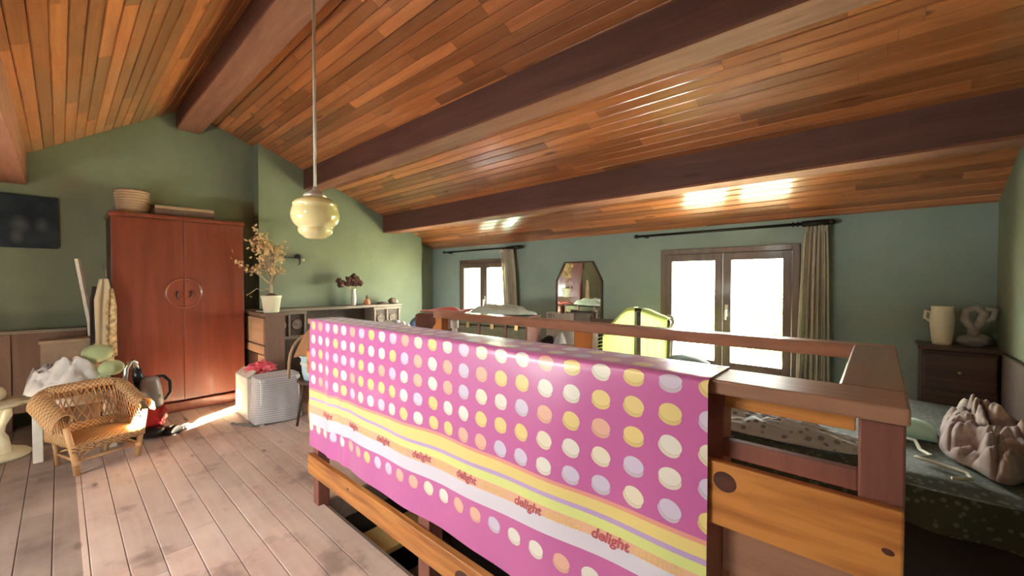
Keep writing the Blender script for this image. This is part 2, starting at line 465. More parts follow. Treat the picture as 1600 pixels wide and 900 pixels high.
# floor: deck with the stairwell opening, boards on top
mb = MB()
mb.box(XA, SX0, YF, YB, -.15, -.022); mb.box(SX1, XB, YF, YB, -.15, -.022)
mb.box(SX0, SX1, YF, SY0, -.15, -.022); mb.box(SX0, SX1, SY1, YB, -.15, -.022)
fl = struct(mb.build('floor', M['floordeck']), 'dusty worn floor of wide pale boards', 'floor')
m, nt, bs = newmat('dusty_floorboards'); M['floor'] = m
g = nd(nt, 'ShaderNodeNewGeometry'); oi = nd(nt, 'ShaderNodeObjectInfo')
st = nd(nt, 'ShaderNodeVectorMath', operation='MULTIPLY', i_0=g.outputs['Position'], i_1=(1.0, 9.0, 1.0))
n1 = nd(nt, 'ShaderNodeTexNoise', i_Vector=st.outputs[0], i_Scale=2.2, i_Detail=6.0, i_Distortion=.6)
n2 = nd(nt, 'ShaderNodeTexNoise', i_Vector=g.outputs['Position'], i_Scale=1.3, i_Detail=5.0, i_Roughness=.65)
n3 = nd(nt, 'ShaderNodeTexNoise', i_Vector=g.outputs['Position'], i_Scale=5.0, i_Detail=4.0)
col = ramp(nt, n1.outputs['Fac'], [(.3, (.50, .36, .315)), (.7, (.62, .48, .43))])
col = mixc(nt, ramp(nt, n2.outputs['Fac'], [(.42, (0, 0, 0)), (.66, (.8, .8, .8))]), col, (.70, .58, .52))
stain = ramp(nt, mth(nt, 'MULTIPLY', n3.outputs['Fac'], n2.outputs['Fac']), [(.13, (.75, .75, .75)), (.21, (0, 0, 0))])
col = mixc(nt, stain, col, (.24, .175, .155))
vo = nd(nt, 'ShaderNodeTexVoronoi', i_Vector=nd(nt, 'ShaderNodeVectorMath', operation='MULTIPLY', i_0=g.outputs['Position'], i_1=(2.0, 5.5, 1)).outputs[0], i_Scale=1.0)
col = mixc(nt, ramp(nt, vo.outputs['Distance'], [(.05, (.7, .7, .7)), (.11, (0, 0, 0))]), col, (.13, .085, .07))
# strip of boards along the low side of the room, mixed towards dark brown
sp = nd(nt, 'ShaderNodeSeparateXYZ', i_0=g.outputs['Position'])
dark_strip = mth(nt, 'MULTIPLY', mth(nt, 'LESS_THAN', sp.outputs[1], .055), ramp(nt, n2.outputs['Fac'], [(.25, (.85, .85, .85)), (.75, (.5, .5, .5))]))
col = mixc(nt, dark_strip, col, (.15, .11, .095))
rv = nd(nt, 'ShaderNodeMapRange', i_Value=oi.outputs['Random'], i_3=.86, i_4=1.1)
cx = nd(nt, 'ShaderNodeCombineXYZ')
for i in range(3): nt.links.new(rv.outputs[0], cx.inputs[i])
col = mixc(nt, 1.0, col, cx.outputs[0], 'MULTIPLY')
nt.links.new(col, bs.inputs['Base Color']); setp(bs, Roughness=.62, Specular_IOR_Level=.35)
bump(nt, bs, n1.outputs['Fac'], .15, .004)

def board_mesh(name, w, t, mat, bev=.004):
    """unit-long board: x -.5...5, z 0..-t, lower edges chamfered (visible side at -z)"""
    mb = MB()
    h = w / 2
    prof = [(-h, 0), (h, 0), (h, -t + bev), (h - bev, -t), (-h + bev, -t), (-h, -t + bev)]
    mb.prism(prof, -.5, .5, 'X')
    o = mb.build(name, mat); me = o.data
    bpy.data.objects.remove(o)
    return me
def put(me, name, parent, loc, rot, sx):
    o = bpy.data.objects.new(name, me); COL.objects.link(o); o.parent = parent
    o.location = loc; o.rotation_euler = rot; o.scale = (sx, 1, 1)
    return o
def runs(x0, x1, mean, r):
    x = x0 - r.random() * mean * .6; out = []
    while x < x1 - .02:
        L = mean * (.45 + 1.1 * r.random())
        a, b = max(x, x0), min(x + L, x1)
        if x1 - b < .18: b = x1
        if b - a > .06: out.append((a, b))
        x = b if b == x1 else x + L
    return out
fw = .122
fme = board_mesh('floorboard', fw - .0022, .022, M['floor'], .003)
y = YF + fw / 2; r2 = random.Random(3)
while y < YB:
    for a, b in runs(XA, XB, 1.9, r2):
        segs = [(a, b)]
        if SY0 - fw / 2 < y < SY1 + fw / 2: segs = [(a, min(b, SX0)), (max(a, SX1), b)]
        for a2, b2 in segs:
            if b2 - a2 > .02:
                put(fme, 'floorboard', fl, ((a2 + b2) / 2, y, -.0235 + r2.random() * .0012), (pi, 0, 0), b2 - a2 - .002)
    y += fw

# ceiling slopes: roof deck and varnished boards
def slope_deck(name, sgn, A, L, hole=None):
    e = Vector((0, sgn * cos(A), -sin(A))); nrm = Vector((0, sgn * sin(A), cos(A))); o0 = Vector((0, RY, RZ))
    mb = MB()
    def slab(x0, x1, s0, s1):
        pts = [o0 + Vector((x, 0, 0)) + e * s + nrm * h for x in (x0, x1) for s in (s0, s1) for h in (0, .12)]
        b = mb.addv(pts)
        for f in ((0, 1, 3, 2), (4, 6, 7, 5), (0, 4, 5, 1), (2, 3, 7, 6), (0, 2, 6, 4), (1, 5, 7, 3)): mb.quad([b + i for i in f])
    X0, X1 = XA - WT, XB + WT
    if hole:
        slab(X0, hole['x0'], -.06, L); slab(hole['x1'], X1, -.06, L)
        slab(hole['x0'], hole['x1'], -.06, hole['s0']); slab(hole['x0'], hole['x1'], hole['s1'], L)
    else: slab(X0, X1, -.0, L)
    return mb.build(name, M['deck'])
LR = (YB + WT - RY) / cos(AR); LL = (RY - YF + WT) / cos(AL)
cr = struct(slope_deck('ceiling', 1, AR, LR + .1), 'shallow right roof slope of varnished pine boards above the windows', 'ceiling')
cl = struct(slope_deck('ceiling', -1, AL, LL + .1, SKY), 'steep left roof slope of varnished pine boards', 'ceiling')
pw = .0815
pme = board_mesh('ceiling_board', pw - .003, .014, M['ceil'], .0045)
def lay(parent, sgn, A, L, mean, seed, hole=None):
    r = random.Random(seed); n = 0
    k = int(L / pw) + 1
    for i in range(k):
        s = (i + .5) * pw
        for a, b in runs(XA, XB, mean, r):
            segs = [(a, b)]
            if hole and hole['s0'] - pw / 2 < s < hole['s1'] + pw / 2: segs = [(a, min(b, hole['x0'])), (max(a, hole['x1']), b)]
            for a2, b2 in segs:
                if b2 - a2 < .03: continue
                o = put(pme, 'ceiling_board', parent, ((a2 + b2) / 2, RY + sgn * s * cos(A), RZ - s * sin(A) - .001 + r.random() * .0015), (-sgn * A, 0, 0), b2 - a2 - .0015)
                n += 1
    return n
nR = lay(cr, 1, AR, (YB - RY) / cos(AR), 1.2, 11)
nL = lay(cl, -1, AL, (RY - YF) / cos(AL), 1.2, 12, SKY)
print('ceiling boards', nR, nL)

# beams
def beam(n, y0, y1, z0, ztop, label, mt='beam'):
    o = MB().prism([(y0, z0 + .018), (y1, z0 + .018), (y1, ztop[1]), (y0, ztop[0])], XA, XB).build('trim_%d' % n, M[mt], bevel=.006)
    lab(MB().box(XA, XB, y0 + .003, y1 - .003, z0, z0 + .019).build('lit_underside', M['lit_under' if mt == 'beam' else mt], o, bevel=.003), 'underside of the dark beam, painted as lit' if mt == 'beam' else 'underside of the purlin, painted as lit')  # thin slab that carries the painted lit tone of the underside
    return struct(o, label, 'beam')
beam(1, .905, 1.135, 3.075, (RZ + .02, RZ + .02), 'dark ridge beam at the top of the ceiling')
beam(2, 2.205, 2.42, 2.575, (roof(2.205) + .03, roof(2.42) + .03), 'dark purlin halfway down the right roof slope')
beam(3, 3.38, 3.60, 2.10, (roof(3.38) + .03, roof(3.60) + .03), 'dark purlin low on the right roof slope above the windows')
beam(4, -.42, -.195, 2.25, (roof(-.42) + .03, roof(-.195) + .03), 'purlin of the left roof slope at the left edge, toned as lit', 'beamlit')
# windows
def window(n, W, y, label, inward=-1, handle=True):
    x0, x1, z0, z1 = W
    t = thing('window_%d' % n, label, 'window', ((x0 + x1) / 2, y, z0), kind='structure')
    f = .058
    fr = MB(); ya, yb = sorted((y + inward * .015, y - inward * .07))
    fr.box(x0, x0 + f, ya, yb, z0, z1); fr.box(x1 - f, x1, ya, yb, z0, z1); fr.box(x0 + f, x1 - f, ya, yb, z1 - f, z1); fr.box(x0 + f, x1 - f, ya, yb, z0, z0 + f)
    fr.build('window_frame', M['frame'], t, world=True, bevel=.005)
    xm = (x0 + x1) / 2 
    for k, (a, b) in enumerate(((x0 + f, xm), (xm, x1 - f))):
        w = .068; wm = .072
        la, lb = (w, wm) if k == 0 else (wm, w)
        ya2, yb2 = sorted((y + inward * .03, y - inward * .025))
        s = MB(); a += .002; b -= .002
        s.box(a, a + la, ya2, yb2, z0 + f, z1 - f); s.box(b - lb, b, ya2, yb2, z0 + f, z1 - f)
        s.box(a + la, b - lb, ya2, yb2, z1 - f - .075, z1 - f); s.box(a + la, b - lb, ya2, yb2, z0 + f, z0 + f + .06)
        so = s.build('sash', M['frame'], t, world=True, bevel=.005)
        yy = y - inward * .003
        MB().box(a + la - .004, b - lb + .004, yy - .002, yy + .002, z0 + f + .056, z1 - f - .071).build('pane', M['glass'], so, world=True)
        if k == 1 and handle:
            hz = (z0 + z1) / 2 + .0
            hb = MB().box(a + .022, a + .05, y + inward * .036, y + inward * .030, hz - .06, hz + .06)
            hb.tube([(a + .036, y + inward * .036, hz), (a + .036, y + inward * .07, hz), (a + .036, y + inward * .07, hz - .09)], .009, 8)
            lab(hb.build('handle', M['white'], so, world=True), 'pale metal handle')
    return t
window(1, W1, YB, 'smaller brown casement window left of the mirror')
window(2, W2, YB, 'large brown casement window glaring with daylight')
window(3, ADDED_FW, YF, 'unseen low window added behind the camera for frontal light', inward=1)
# roof window: a fixed frame lining the opening
e = Vector((0, -cos(AL), -sin(AL))); nrm = Vector((0, -sin(AL), cos(AL)))
t4 = thing('window_4', 'roof window in the left slope that lets the sun in', 'window', tuple(Vector(((SKY['x0'] + SKY['x1']) / 2, RY, RZ)) + e * SKY['s0']), kind='structure')
def slab2(mb, x0, x1, s0, s1, h0, h1):
    o0 = Vector((0, RY, RZ))
    b = mb.addv([o0 + Vector((x, 0, 0)) + e * s + nrm * h for x in (x0, x1) for s in (s0, s1) for h in (h0, h1)])
    for f in ((0, 1, 3, 2), (4, 6, 7, 5), (0, 4, 5, 1), (2, 3, 7, 6), (0, 2, 6, 4), (1, 5, 7, 3)): mb.quad([b + i for i in f])
mb = MB(); q = .03
slab2(mb, SKY['x0'], SKY['x0'] + q, SKY['s0'], SKY['s1'], -.03, .15); slab2(mb, SKY['x1'] - q, SKY['x1'], SKY['s0'], SKY['s1'], -.03, .15)
slab2(mb, SKY['x0'] + q, SKY['x1'] - q, SKY['s0'], SKY['s0'] + q, -.03, .15); slab2(mb, SKY['x0'] + q, SKY['x1'] - q, SKY['s1'] - q, SKY['s1'], -.03, .15)
mb.build('window_frame', M['frame'], t4, world=True)
mb = MB(); slab2(mb, SKY['x0'] + q, SKY['x1'] - q, SKY['s0'] + q, SKY['s1'] - q, .10, .104); mb.build('pane', M['glass'], t4, world=True)

# stairwell shaft and stairs
mb = MB(); zb = -2.6
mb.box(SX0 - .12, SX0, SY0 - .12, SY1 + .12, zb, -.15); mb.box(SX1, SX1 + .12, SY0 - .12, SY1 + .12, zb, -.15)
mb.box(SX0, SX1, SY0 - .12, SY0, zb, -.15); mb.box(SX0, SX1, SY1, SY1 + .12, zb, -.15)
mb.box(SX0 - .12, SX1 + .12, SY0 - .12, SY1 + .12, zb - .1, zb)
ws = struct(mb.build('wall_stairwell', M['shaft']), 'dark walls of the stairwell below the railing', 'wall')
mb = MB()
mb.box(SX0, SX1, SY1 - .025, SY1, -.15, -.004); 
mb.box(SX0, SX0 + .025, SY0, SY1 - .025, -.15, -.004)
o = mb.build('trim_5', M['joist'], bevel=.003); struct(o, 'grey boards lining the far edges of the stair opening', 'trim')
st = thing('staircase', 'dark wooden stairs going down inside the railing', 'stairs', (SX0 + .04, (SY0 + SY1) / 2, -.19), kind='structure')
for i in range(9):
    x0 = SX0 + .03 + i * .255; z = -.30 - i * .22
    o = MB().box(x0, x0 + .27, SY0 + .035, SY1 - .06, z - .035, z).build('step', M['yellow'] if i == 0 else M['joist'], st, world=True, bevel=.004)
    if i == 0: lab(o, 'pale yellow top step')
for yy in (SY0 + .004, SY1 - .058):
    MB().prism([(SX0 + .02, -.30), (SX0 + .02, -.62), (SX0 + 2.32, -2.58), (SX0 + 2.4, -2.24)], yy, yy + .03, 'Y').build('stringer', M['darkwood'], st, world=True)

# ------------------------------------------------------------------ outdoors, seen overexposed through the windows
gr = MB().box(-60, 60, YB + .6, 80, -3.2, -3.0).build('floor_outside', M['grass'])
struct(gr, 'sunny meadow beyond the windows', 'ground')
def leafy(name, loc, h, rad, seed, label, n=1500):
    r = random.Random(seed)
    t = thing(name, label, 'tree', loc, group='trees beyond the windows')
    MB().tube([(0, 0, 0), (.05, .02, h * .35), (.02, .06, h * .75)], [.16, .12, .05], 9).build('trunk', M['bark'], t, smooth=True)
    mb = MB()
    for i in range(n):
        d = Vector((r.gauss(0, 1), r.gauss(0, 1), r.gauss(0, 1))).normalized() * rad * r.random() ** .4
        d.z *= .9
        c = Vector((0, 0, h * .68)) + d * (1 + .3 * noise.noise(d * .8 + Vector((seed, 0, 0))))
        R = Euler((r.random() * 6, r.random() * 6, r.random() * 6)).to_matrix()
        s = .14 + .12 * r.random()
        b = mb.addv([c + R @ Vector(p) for p in ((-s, 0, 0), (0, -s * .5, .02), (s, 0, 0), (0, s * .5, .02))])
        mb.quad((b, b + 1, b + 2, b + 3))
    f = mb.build('foliage', M['leafout'], t); f['kind'] = 'stuff'
leafy('garden_tree', (-10.5, 13.0, -3), 5.2, 2.2, 1, 'bright leafy tree seen through the right pane of the small window')
leafy('garden_tree', (-17.5, 17.5, -3), 6.0, 2.0, 2, 'bright leafy tree seen through the left pane of the small window')
leafy('garden_tree', (-3.2, 17.0, -3), 4.2, 1.7, 3, 'low bright tree seen through the large window')
# shutter leaf folded open outside the small window
sh = thing('window_shutter', 'pale green shutter leaf folded open outside the small window', 'shutter', (-5.42, YB + .30, .45))
lab(MB().box(-5.21, -5.17, YB + .27, YB + .80, .45, 1.68).build('shutter_panel', M['pale'], sh, world=True), None) if False else MB().box(-5.21, -5.17, YB + .27, YB + .80, .45, 1.68).build('shutter_panel', M['mint'], sh, world=True)
for z in (.6, 1.05, 1.5):
    MB().box(-5.17, -5.155, YB + .28, YB + .79, z - .035, z + .035).build('batten', M['mint'], sh, world=True)
# ------------------------------------------------------------------ stair railing
RT = 1.127
t = thing('stair_railing', 'wooden guard railing around the stairwell with orange pine planks', 'railing', (SX0, 1.0, 0))
rl = t
def part(name, mb, mat, parent, bevel=.004, smooth=False, label=None, **k):
    o = mb.build(name, mat, parent, smooth=smooth, bevel=bevel, world=True, **k)
    if label: lab(o, label)
    return o
def B(x0, x1, y0, y1, z0, z1): return MB().box(x0, x1, y0, y1, z0, z1)
YP = 1.02          # outer face of the front posts
for x0, x1, mt in ((-2.55, -2.48, 'redpost'), (-1.465, -1.385, 'redpost'), (-.335, -.262, 'redpost')):
    part('post', B(x0, x1, YP, YP + .07, -.15 if x0 < -1 else -.15, RT - .03), M[mt], t)
part('post', B(-.025, .04, 1.004, 1.07, -.0, RT - .033), M['redpost'], t, label='wide red-brown corner post')
for x0, x1 in ((-2.445, -2.375), (-1.225, -1.115), (-.03, .04)):
    part('post', B(x0, x1, 1.865, 1.93, -.15 if x0 < -.1 else 0, RT - .045), M['pineZ'], t, label='orange back post')
part('brace', MB().prism([(-2.53, .96), (-2.445, .96), (-2.445, 1.045)], 1.875, 1.91, 'Y'), M['pineZ'], t, label='triangular orange corner block')
part('top_rail', B(-2.53, .045, .985, 1.135, RT - .032, RT), M['rail'], t, .005, label='wide brown front handrail')
part('top_rail', B(-2.46, .045, 1.855, 1.945, RT - .05, RT), M['rail'], t, .005, label='brown back handrail')
part('top_rail', B(-.062, .047, 1.135, 1.855, RT - .032, RT), M['railY'], t, .005, label='short brown handrail at the right end')
part('plank', B(-2.56, -.03, 1.03, 1.05, 1.058, 1.094), M['pine'], t, .002, label='narrow orange board under the handrail')
part('plank', B(-2.53, .038, .979, 1.003, .802, .945), M['pine'], t, .004, label='broad orange plank with dark knots')
part('plank', B(-.262, -.025, 1.02, 1.045, .945, .985), M['redpost'], t, .003, label='brown strip above the broad plank')
part('plank', B(-2.57, .038, 1.0, 1.018, .51, .62), M['pine'], t, .003, label='orange plank behind the tablecloth')
part('plank', B(-2.54, .038, .983, 1.013, .198, .312), M['pine'], t, .004, label='low orange plank with a big knot')
part('plank', B(-.262, -.025, 1.02, 1.045, .68, .802), M['rail'], t, .003, label='brown board below the broad plank')
part('side_plank', B(.012, .036, 1.072, 1.86, .80, .955), M['pineY'], t, .004)
part('side_plank', B(.012, .036, 1.072, 1.86, .20, .32), M['pineY'], t, .004)
# dark resin knots, slightly proud ovals in the two planks that face the room
def knot(x, z, rx, rz, y, tilt=0):
    mb = MB(); b = mb.addv([(x, y - .0012, z)] + [(x + rx * cos(a) * cos(tilt) - rz * sin(a) * sin(tilt), y - .0004, z + rx * cos(a) * sin(tilt) + rz * sin(a)) for a in [2 * pi * k / 20 for k in range(20)]])
    for k in range(20): mb.quad((b, b + 1 + k, b + 1 + (k + 1) % 20))
    return mb
kn = plain('dark_resin_knot', (.075, .024, .016), .45, 0, 30, .5)
for x, z, rx, rz, y, tl in ((-.248, .905, .024, .021, .979, -.3), (.018, .868, .009, .006, .979, -.2), (-1.13, .245, .045, .030, .983, .15), (-2.03, .272, .012, .007, .983, .1), (-.60, .26, .03, .02, .983, 0)):
    part('knot', knot(x, z, rx, rz, y, tl), kn, t, 0)
# white pipe beside the back corner post
p = thing('pipe', 'white plastic pipe standing beside the back left railing post', 'pipe', (-2.345, 1.965, 0))
MB().tube([(0, 0, 0), (0, 0, 1.0)], .021, 12).build('tube', M['white'], p, smooth=True)
lab(MB().tube([(.0, 0, 1.0), (.0, 0, 1.075)], .031, 12).build('coupling', M['white'], p, smooth=True), 'thicker white pipe socket')

# ------------------------------------------------------------------ printed oilcloth over the railing
CX0, CX1 = -2.448, -.281
UX = -2.512
VF = RT + .003
def bend(x): return .0
def cloth_front(x, v):
    """front hang at distance v below the fold"""
    w = min(1, v / .35)
    y = .968 - .004 * w - .006 * w * sin(x * 7.0 + .8 * sin(v * 4)) - .004 * w * sin(x * 17 + 1.3) - .010 * math.exp(-((x + 2.19) / .035) ** 2) * w - .008 * math.exp(-((x + 2.05) / .03) ** 2) * w
    y -= .006 * noise.noise(Vector((x * 3, v * 3, 2.2))) * w
    return (x, y, VF - v)
CH = .735
def cloth_pt(x, v):
    """v<0: over the handrail and down behind it"""
    if v >= .012:
        p = cloth_front(x, v); k = min(1, (v - .012) / .03)
        return (x, p[1] * 1.0, p[2])
    if v > -.02:
        a = (v + .02) / .032 * pi / 2
        y0 = .984; return (x, y0 + .010 * (1 - sin(a)) - .0 if False else .968 + .018 * (1 - sin(a)), VF - .012 + .014 * cos(a) - .002)
    s = -v - .02
    if s < .158: return (x, .986 + s, VF + .0005 + .001 * sin(x * 9))
    d = s - .158
    return (x, 1.144 + .006 * sin(x * 11 + d * 8) * min(1, d * 9) + .003, VF - d)
tc_ = MB()
vs_list = [-.28, -.24, -.21, -.178, -.17, -.12, -.07, -.03, -.02, -.014, -.008, -.002, .004, .012] + [.012 + (CH - .012) * i / 44 for i in range(1, 45)]
NU = 170; nvv = len(vs_list)
for i in range(NU + 1):
    x = CX0 + (CX1 - CX0) * i / NU
    hem = .02 * (x - CX0) / (CX1 - CX0) * 0 - .0
    for v in vs_list:
        tc_.v.append(Vector(cloth_pt(x, v)))
        tc_.uv[len(tc_.v) - 1] = (x - UX, v + .4)
for i in range(NU):
    for j in range(nvv - 1):
        a = i * nvv + j; tc_.quad((a, a + nvv, a + nvv + 1, a + 1))
m, nt, bs = newmat('macaron_print_oilcloth'); M['oilcloth'] = m
tcn = nd(nt, 'ShaderNodeTexCoord'); sx = nd(nt, 'ShaderNodeSeparateXYZ', i_0=tcn.outputs['UV'])
U_ = sx.outputs[0]; V_ = mth(nt, 'SUBTRACT', sx.outputs[1], .4)
PX, PY = .0925, .0772
def macarons(u, v, u0, v0, seed):
    cu = mth(nt, 'DIVIDE', mth(nt, 'SUBTRACT', u, u0), PX); cv = mth(nt, 'DIVIDE', mth(nt, 'SUBTRACT', v, v0), PY)
    iu = mth(nt, 'ROUND', cu); iv = mth(nt, 'ROUND', cv)
    fx = mth(nt, 'MULTIPLY', mth(nt, 'SUBTRACT', cu, iu), PX); fy = mth(nt, 'MULTIPLY', mth(nt, 'SUBTRACT', cv, iv), PY)
    cmb = nd(nt, 'ShaderNodeCombineXYZ', i_0=iu, i_1=iv, i_2=seed)
    wn = nd(nt, 'ShaderNodeTexWhiteNoise', noise_dimensions='3D', i_Vector=cmb.outputs[0])
    base = ramp(nt, wn.outputs['Value'], [(0, (.82, .81, .77)), (.28, (.68, .62, .82)), (.50, (.83, .68, .30)), (.68, (.82, .50, .40)), (.80, (.84, .80, .66))], 'CONSTANT')
    # tilt of each biscuit
    ang = mth(nt, 'MULTIPLY_ADD', nd(nt, 'ShaderNodeSeparateColor', i_0=wn.outputs['Color']).outputs[1], .5, -.05)
    ca = mth(nt, 'COSINE', ang); sa = mth(nt, 'SINE', ang)
    x = mth(nt, 'ADD', mth(nt, 'MULTIPLY', fx, ca), mth(nt, 'MULTIPLY', fy, sa))
    y = mth(nt, 'SUBTRACT', mth(nt, 'MULTIPLY', fy, ca), mth(nt, 'MULTIPLY', fx, sa))
    def ell(oy, rx, ry):
        a = mth(nt, 'DIVIDE', x, rx); b = mth(nt, 'DIVIDE', mth(nt, 'SUBTRACT', y, oy), ry)
        return mth(nt, 'SQRT', mth(nt, 'ADD', mth(nt, 'MULTIPLY', a, a), mth(nt, 'MULTIPLY', b, b)))
    d1 = ell(-.0045, .0275, .0215); d2 = ell(.0055, .0275, .0205)
    mask = mth(nt, 'LESS_THAN', mth(nt, 'MINIMUM', d1, d2), 1.0)
    top = mth(nt, 'LESS_THAN', d1, 1.0)
    line = mth(nt, 'LESS_THAN', mth(nt, 'ABSOLUTE', mth(nt, 'SUBTRACT', d1, 1.0)), .035)
    shade = mixc(nt, 1.0, base, (.90, .86, .80), 'MULTIPLY')
    c = mixc(nt, top, shade, base)
    c = mixc(nt, mth(nt, 'MULTIPLY', line, .6), c, mixc(nt, 1.0, base, (.62, .55, .5), 'MULTIPLY'))
    return c, mask
magenta = (.58, .14, .42)
VD = mth(nt, 'MULTIPLY_ADD', U_, .0077, V_); VL = mth(nt, 'MULTIPLY_ADD', U_, .013, V_)
c1, k1 = macarons(U_, VD, .112, .036, 1.0)
c2, k2 = macarons(U_, VL, .082, .619, 2.0)
def wave(off, amp, f, ph, ti=-.019):
    w = mth(nt, 'MULTIPLY', mth(nt, 'SINE', mth(nt, 'MULTIPLY_ADD', U_, f, ph)), amp)
    tilt = mth(nt, 'MULTIPLY_ADD', U_, ti, off)
    return mth(nt, 'ADD', tilt, w)
def below(edge): return mth(nt, 'GREATER_THAN', V_, edge)
upper = mth(nt, 'LESS_THAN', V_, wave(.388, .009, 2.2, -4.83, -.010))
lowz = mth(nt, 'MULTIPLY', mth(nt, 'GREATER_THAN', VL, .585), mth(nt, 'LESS_THAN', VL, .655))
col = mixc(nt, 0.0, magenta, magenta)
col = mixc(nt, mth(nt, 'MULTIPLY', k1, upper), col, c1)
bands = [(wave(.388, .009, 2.2, -4.83, -.010), (.80, .36, .30)), (wave(.402, .009, 2.2, -4.83, -.011), (.84, .70, .27)), (wave(.447, .006, 5.2, 2.0, -.019), (.55, .38, .72)), (wave(.461, .006, 5.2, 2.0, -.019), (.72, .80, .30)),
         (wave(.494, .005, 5.2, 1.8, -.021), (.83, .50, .34)), (wave(.538, .006, 5.0, 1.6, -.028), (.72, .70, .84)), (wave(.604, .006, 5.0, 1.4, -.037), magenta)]
for e_, c_ in bands: col = mixc(nt, below(e_), col, c_)
col = mixc(nt, mth(nt, 'MULTIPLY', k2, lowz), col, c2)
nt.links.new(col, bs.inputs['Base Color'])
setp(bs, Roughness=.32, Specular_IOR_Level=.5, Coat_Weight=.25, Coat_Roughness=.15, Sheen_Weight=.45, Sheen_Roughness=.45)
bs.inputs['Sheen Tint'].default_value = (.78, .80, 1, 1)
nn = nd(nt, 'ShaderNodeTexNoise', i_Vector=tcn.outputs['UV'], i_Scale=7.0, i_Detail=2.0)
bump(nt, bs, nn.outputs['Fac'], .12, .02)
oc = tc_.build('oilcloth', M['oilcloth'], None, smooth=True)
tag(oc, 'magenta oilcloth printed with rows of macarons hanging over the front railing', 'tablecloth')
# lettering on the printed ribbon
def letters(txt, size, shear, off, x0, v0, slope, mat, dy=.0012, space=1.0):
    cu = bpy.data.curves.new('txt', 'FONT'); cu.body = txt; cu.size = size; cu.shear = shear; cu.offset = off; cu.space_character = space; cu.resolution_u = 3
    o = bpy.data.objects.new('txt', cu); COL.objects.link(o)
    dg = bpy.context.evaluated_depsgraph_get(); me = bpy.data.meshes.new_from_object(o.evaluated_get(dg))
    bpy.data.objects.remove(o); bpy.data.curves.remove(cu)
    for vtx in me.vertices:
        x = x0 + vtx.co.x * cos(slope) ; v = v0 - vtx.co.y - vtx.co.x * sin(slope)
        p = cloth_front(x, v); vtx.co = (p[0], p[1] - dy, p[2])
    me.materials.clear(); me.materials.append(mat)
    o = bpy.data.objects.new('lettering', me); COL.objects.link(o); o.parent = oc
    return o
ink = plain('rose_ink', (.52, .10, .14), .4); ink2 = plain('pale_yellow_ink', (.84, .60, .26), .4)
for i in range(8):
    x = -2.545 + i * .2818
    if x > CX0 + .0: pass
    else: continue
for i, x in enumerate((-2.268, -1.986, -1.70, -1.418, -1.146, -.856, -.580)):
    v = .522 - .0245 * (x - UX - .24)
    lab(letters('delight', .041, .22, .0012, x, v, .024, ink), 'rose word delight')
    if x < -.6 or True:
        lab(letters('FRENCH', .031, 0, .0006, x + .128, v - .004, .028, ink2), 'faint yellow word FRENCH')

# ------------------------------------------------------------------ pendant lamp under the ridge beam
t = thing('pendant_lamp', 'cream opal glass globe lamp hanging on a long rod from the ridge', 'lamp', (-2.44, 1.0, 1.592))
MB().tube([(0, 0, .27), (0, 0, 1.46)], .0085, 10).build('rod', M['rod'], t, smooth=True)
MB().lathe([(.012, 1.485), (.05, 1.48), (.055, 1.45), (.03, 1.43), (.012, 1.42)], 20).build('ceiling_rose', M['chrome'], t, smooth=True)
lab(MB().lathe([(.012, .305), (.016, .290), (.030, .280), (.040, .268), (.060, .258), (.064, .250), (.058, .240), (.03, .238)], 28).build('cap', plain('pinkish_white_metal', (.62, .55, .52), .25, .4), t, smooth=True), 'pinkish metal gallery cap')
MB().lathe([(.045, .240), (.085, .234), (.112, .215), (.121, .203), (.121, .196), (.118, .192), (.126, .170), (.131, .140), (.128, .115), (.116, .090), (.098, .072), (.090, .066), (.092, .060), (.094, .050), (.088, .034), (.074, .022), (.066, .017), (.058, .008), (.030, .001), (.0, .0)][::-1], 40).build('globe', M['opal'], t, smooth=True)

# ------------------------------------------------------------------ wardrobe
t = thing('wardrobe', 'tall red-brown mahogany wardrobe with two doors against the gable wall', 'wardrobe', (-5.67, .87, 0))
x0, x1, y0, y1 = -5.935, -5.40, .325, 1.412
part('body', B(x0, x1 - .02, y0 + .01, y1 - .01, .11, 1.97), M['wardrobe_d'], t)
part('cornice', B(x0, x1 + .012, y0 - .012, y1 + .012, 1.975, 2.02), M['wardrobe'], t, .012)
part('side_panel', B(x0, x1 - .012, y0, y0 + .022, .1, 1.975), M['wardrobe_d'], t); part('side_panel', B(x0, x1 - .012, y1 - .022, y1, .1, 1.975), M['wardrobe_d'], t)
part('plinth', B(x0, x1 + .05, y0 - .01, y1 + .01, 0, .10), M['wardrobe'], t, .008)
ym = .868
for k, (a, b) in enumerate(((y0 + .004, ym - .002), (ym + .002, y1 - .004))):
    d = part('door', B(x1 - .02, x1 + .004, a, b, .108, 1.972), M['wardrobe'], t, .004)
    # half of the round carved plaque
    sg = -1 if k == 0 else 1
    R = .16; zc = 1.225; sh = []
    mb = MB(); n = 20
    prof = [(R, .002), (R, .010), (R - .012, .014), (R - .022, .008), (.05, .006), (0, .006)]
    bb = len(mb.v)
    for i in range(n + 1):
        a_ = -pi / 2 + pi * i / n
        for r_, h_ in prof: mb.v.append(Vector((x1 + .003 + h_, ym + sg * (.0025 + r_ * cos(a_)), zc + r_ * sin(a_))))
    kk = len(prof)
    for i in range(n):
        for j in range(kk - 1):
            q0 = bb + i * kk + j; mb.quad((q0, q0 + kk, q0 + kk + 1, q0 + 1))
    po = part('plaque', mb, M['wardrobe'], d, 0, label='half of a round carved lock plaque')
    part('handle', MB().tube([(x1 + .012, ym + sg * .05, zc + .02), (x1 + .022, ym + sg * .062, zc - .025), (x1 + .012, ym + sg * .05, zc - .06)], .009, 8), M['wardrobe_d'], d, 0, True)
part('door_strip', B(x1 + .004, x1 + .012, ym - .009, ym + .009, .108, 1.08), M['wardrobe'], t, .003)

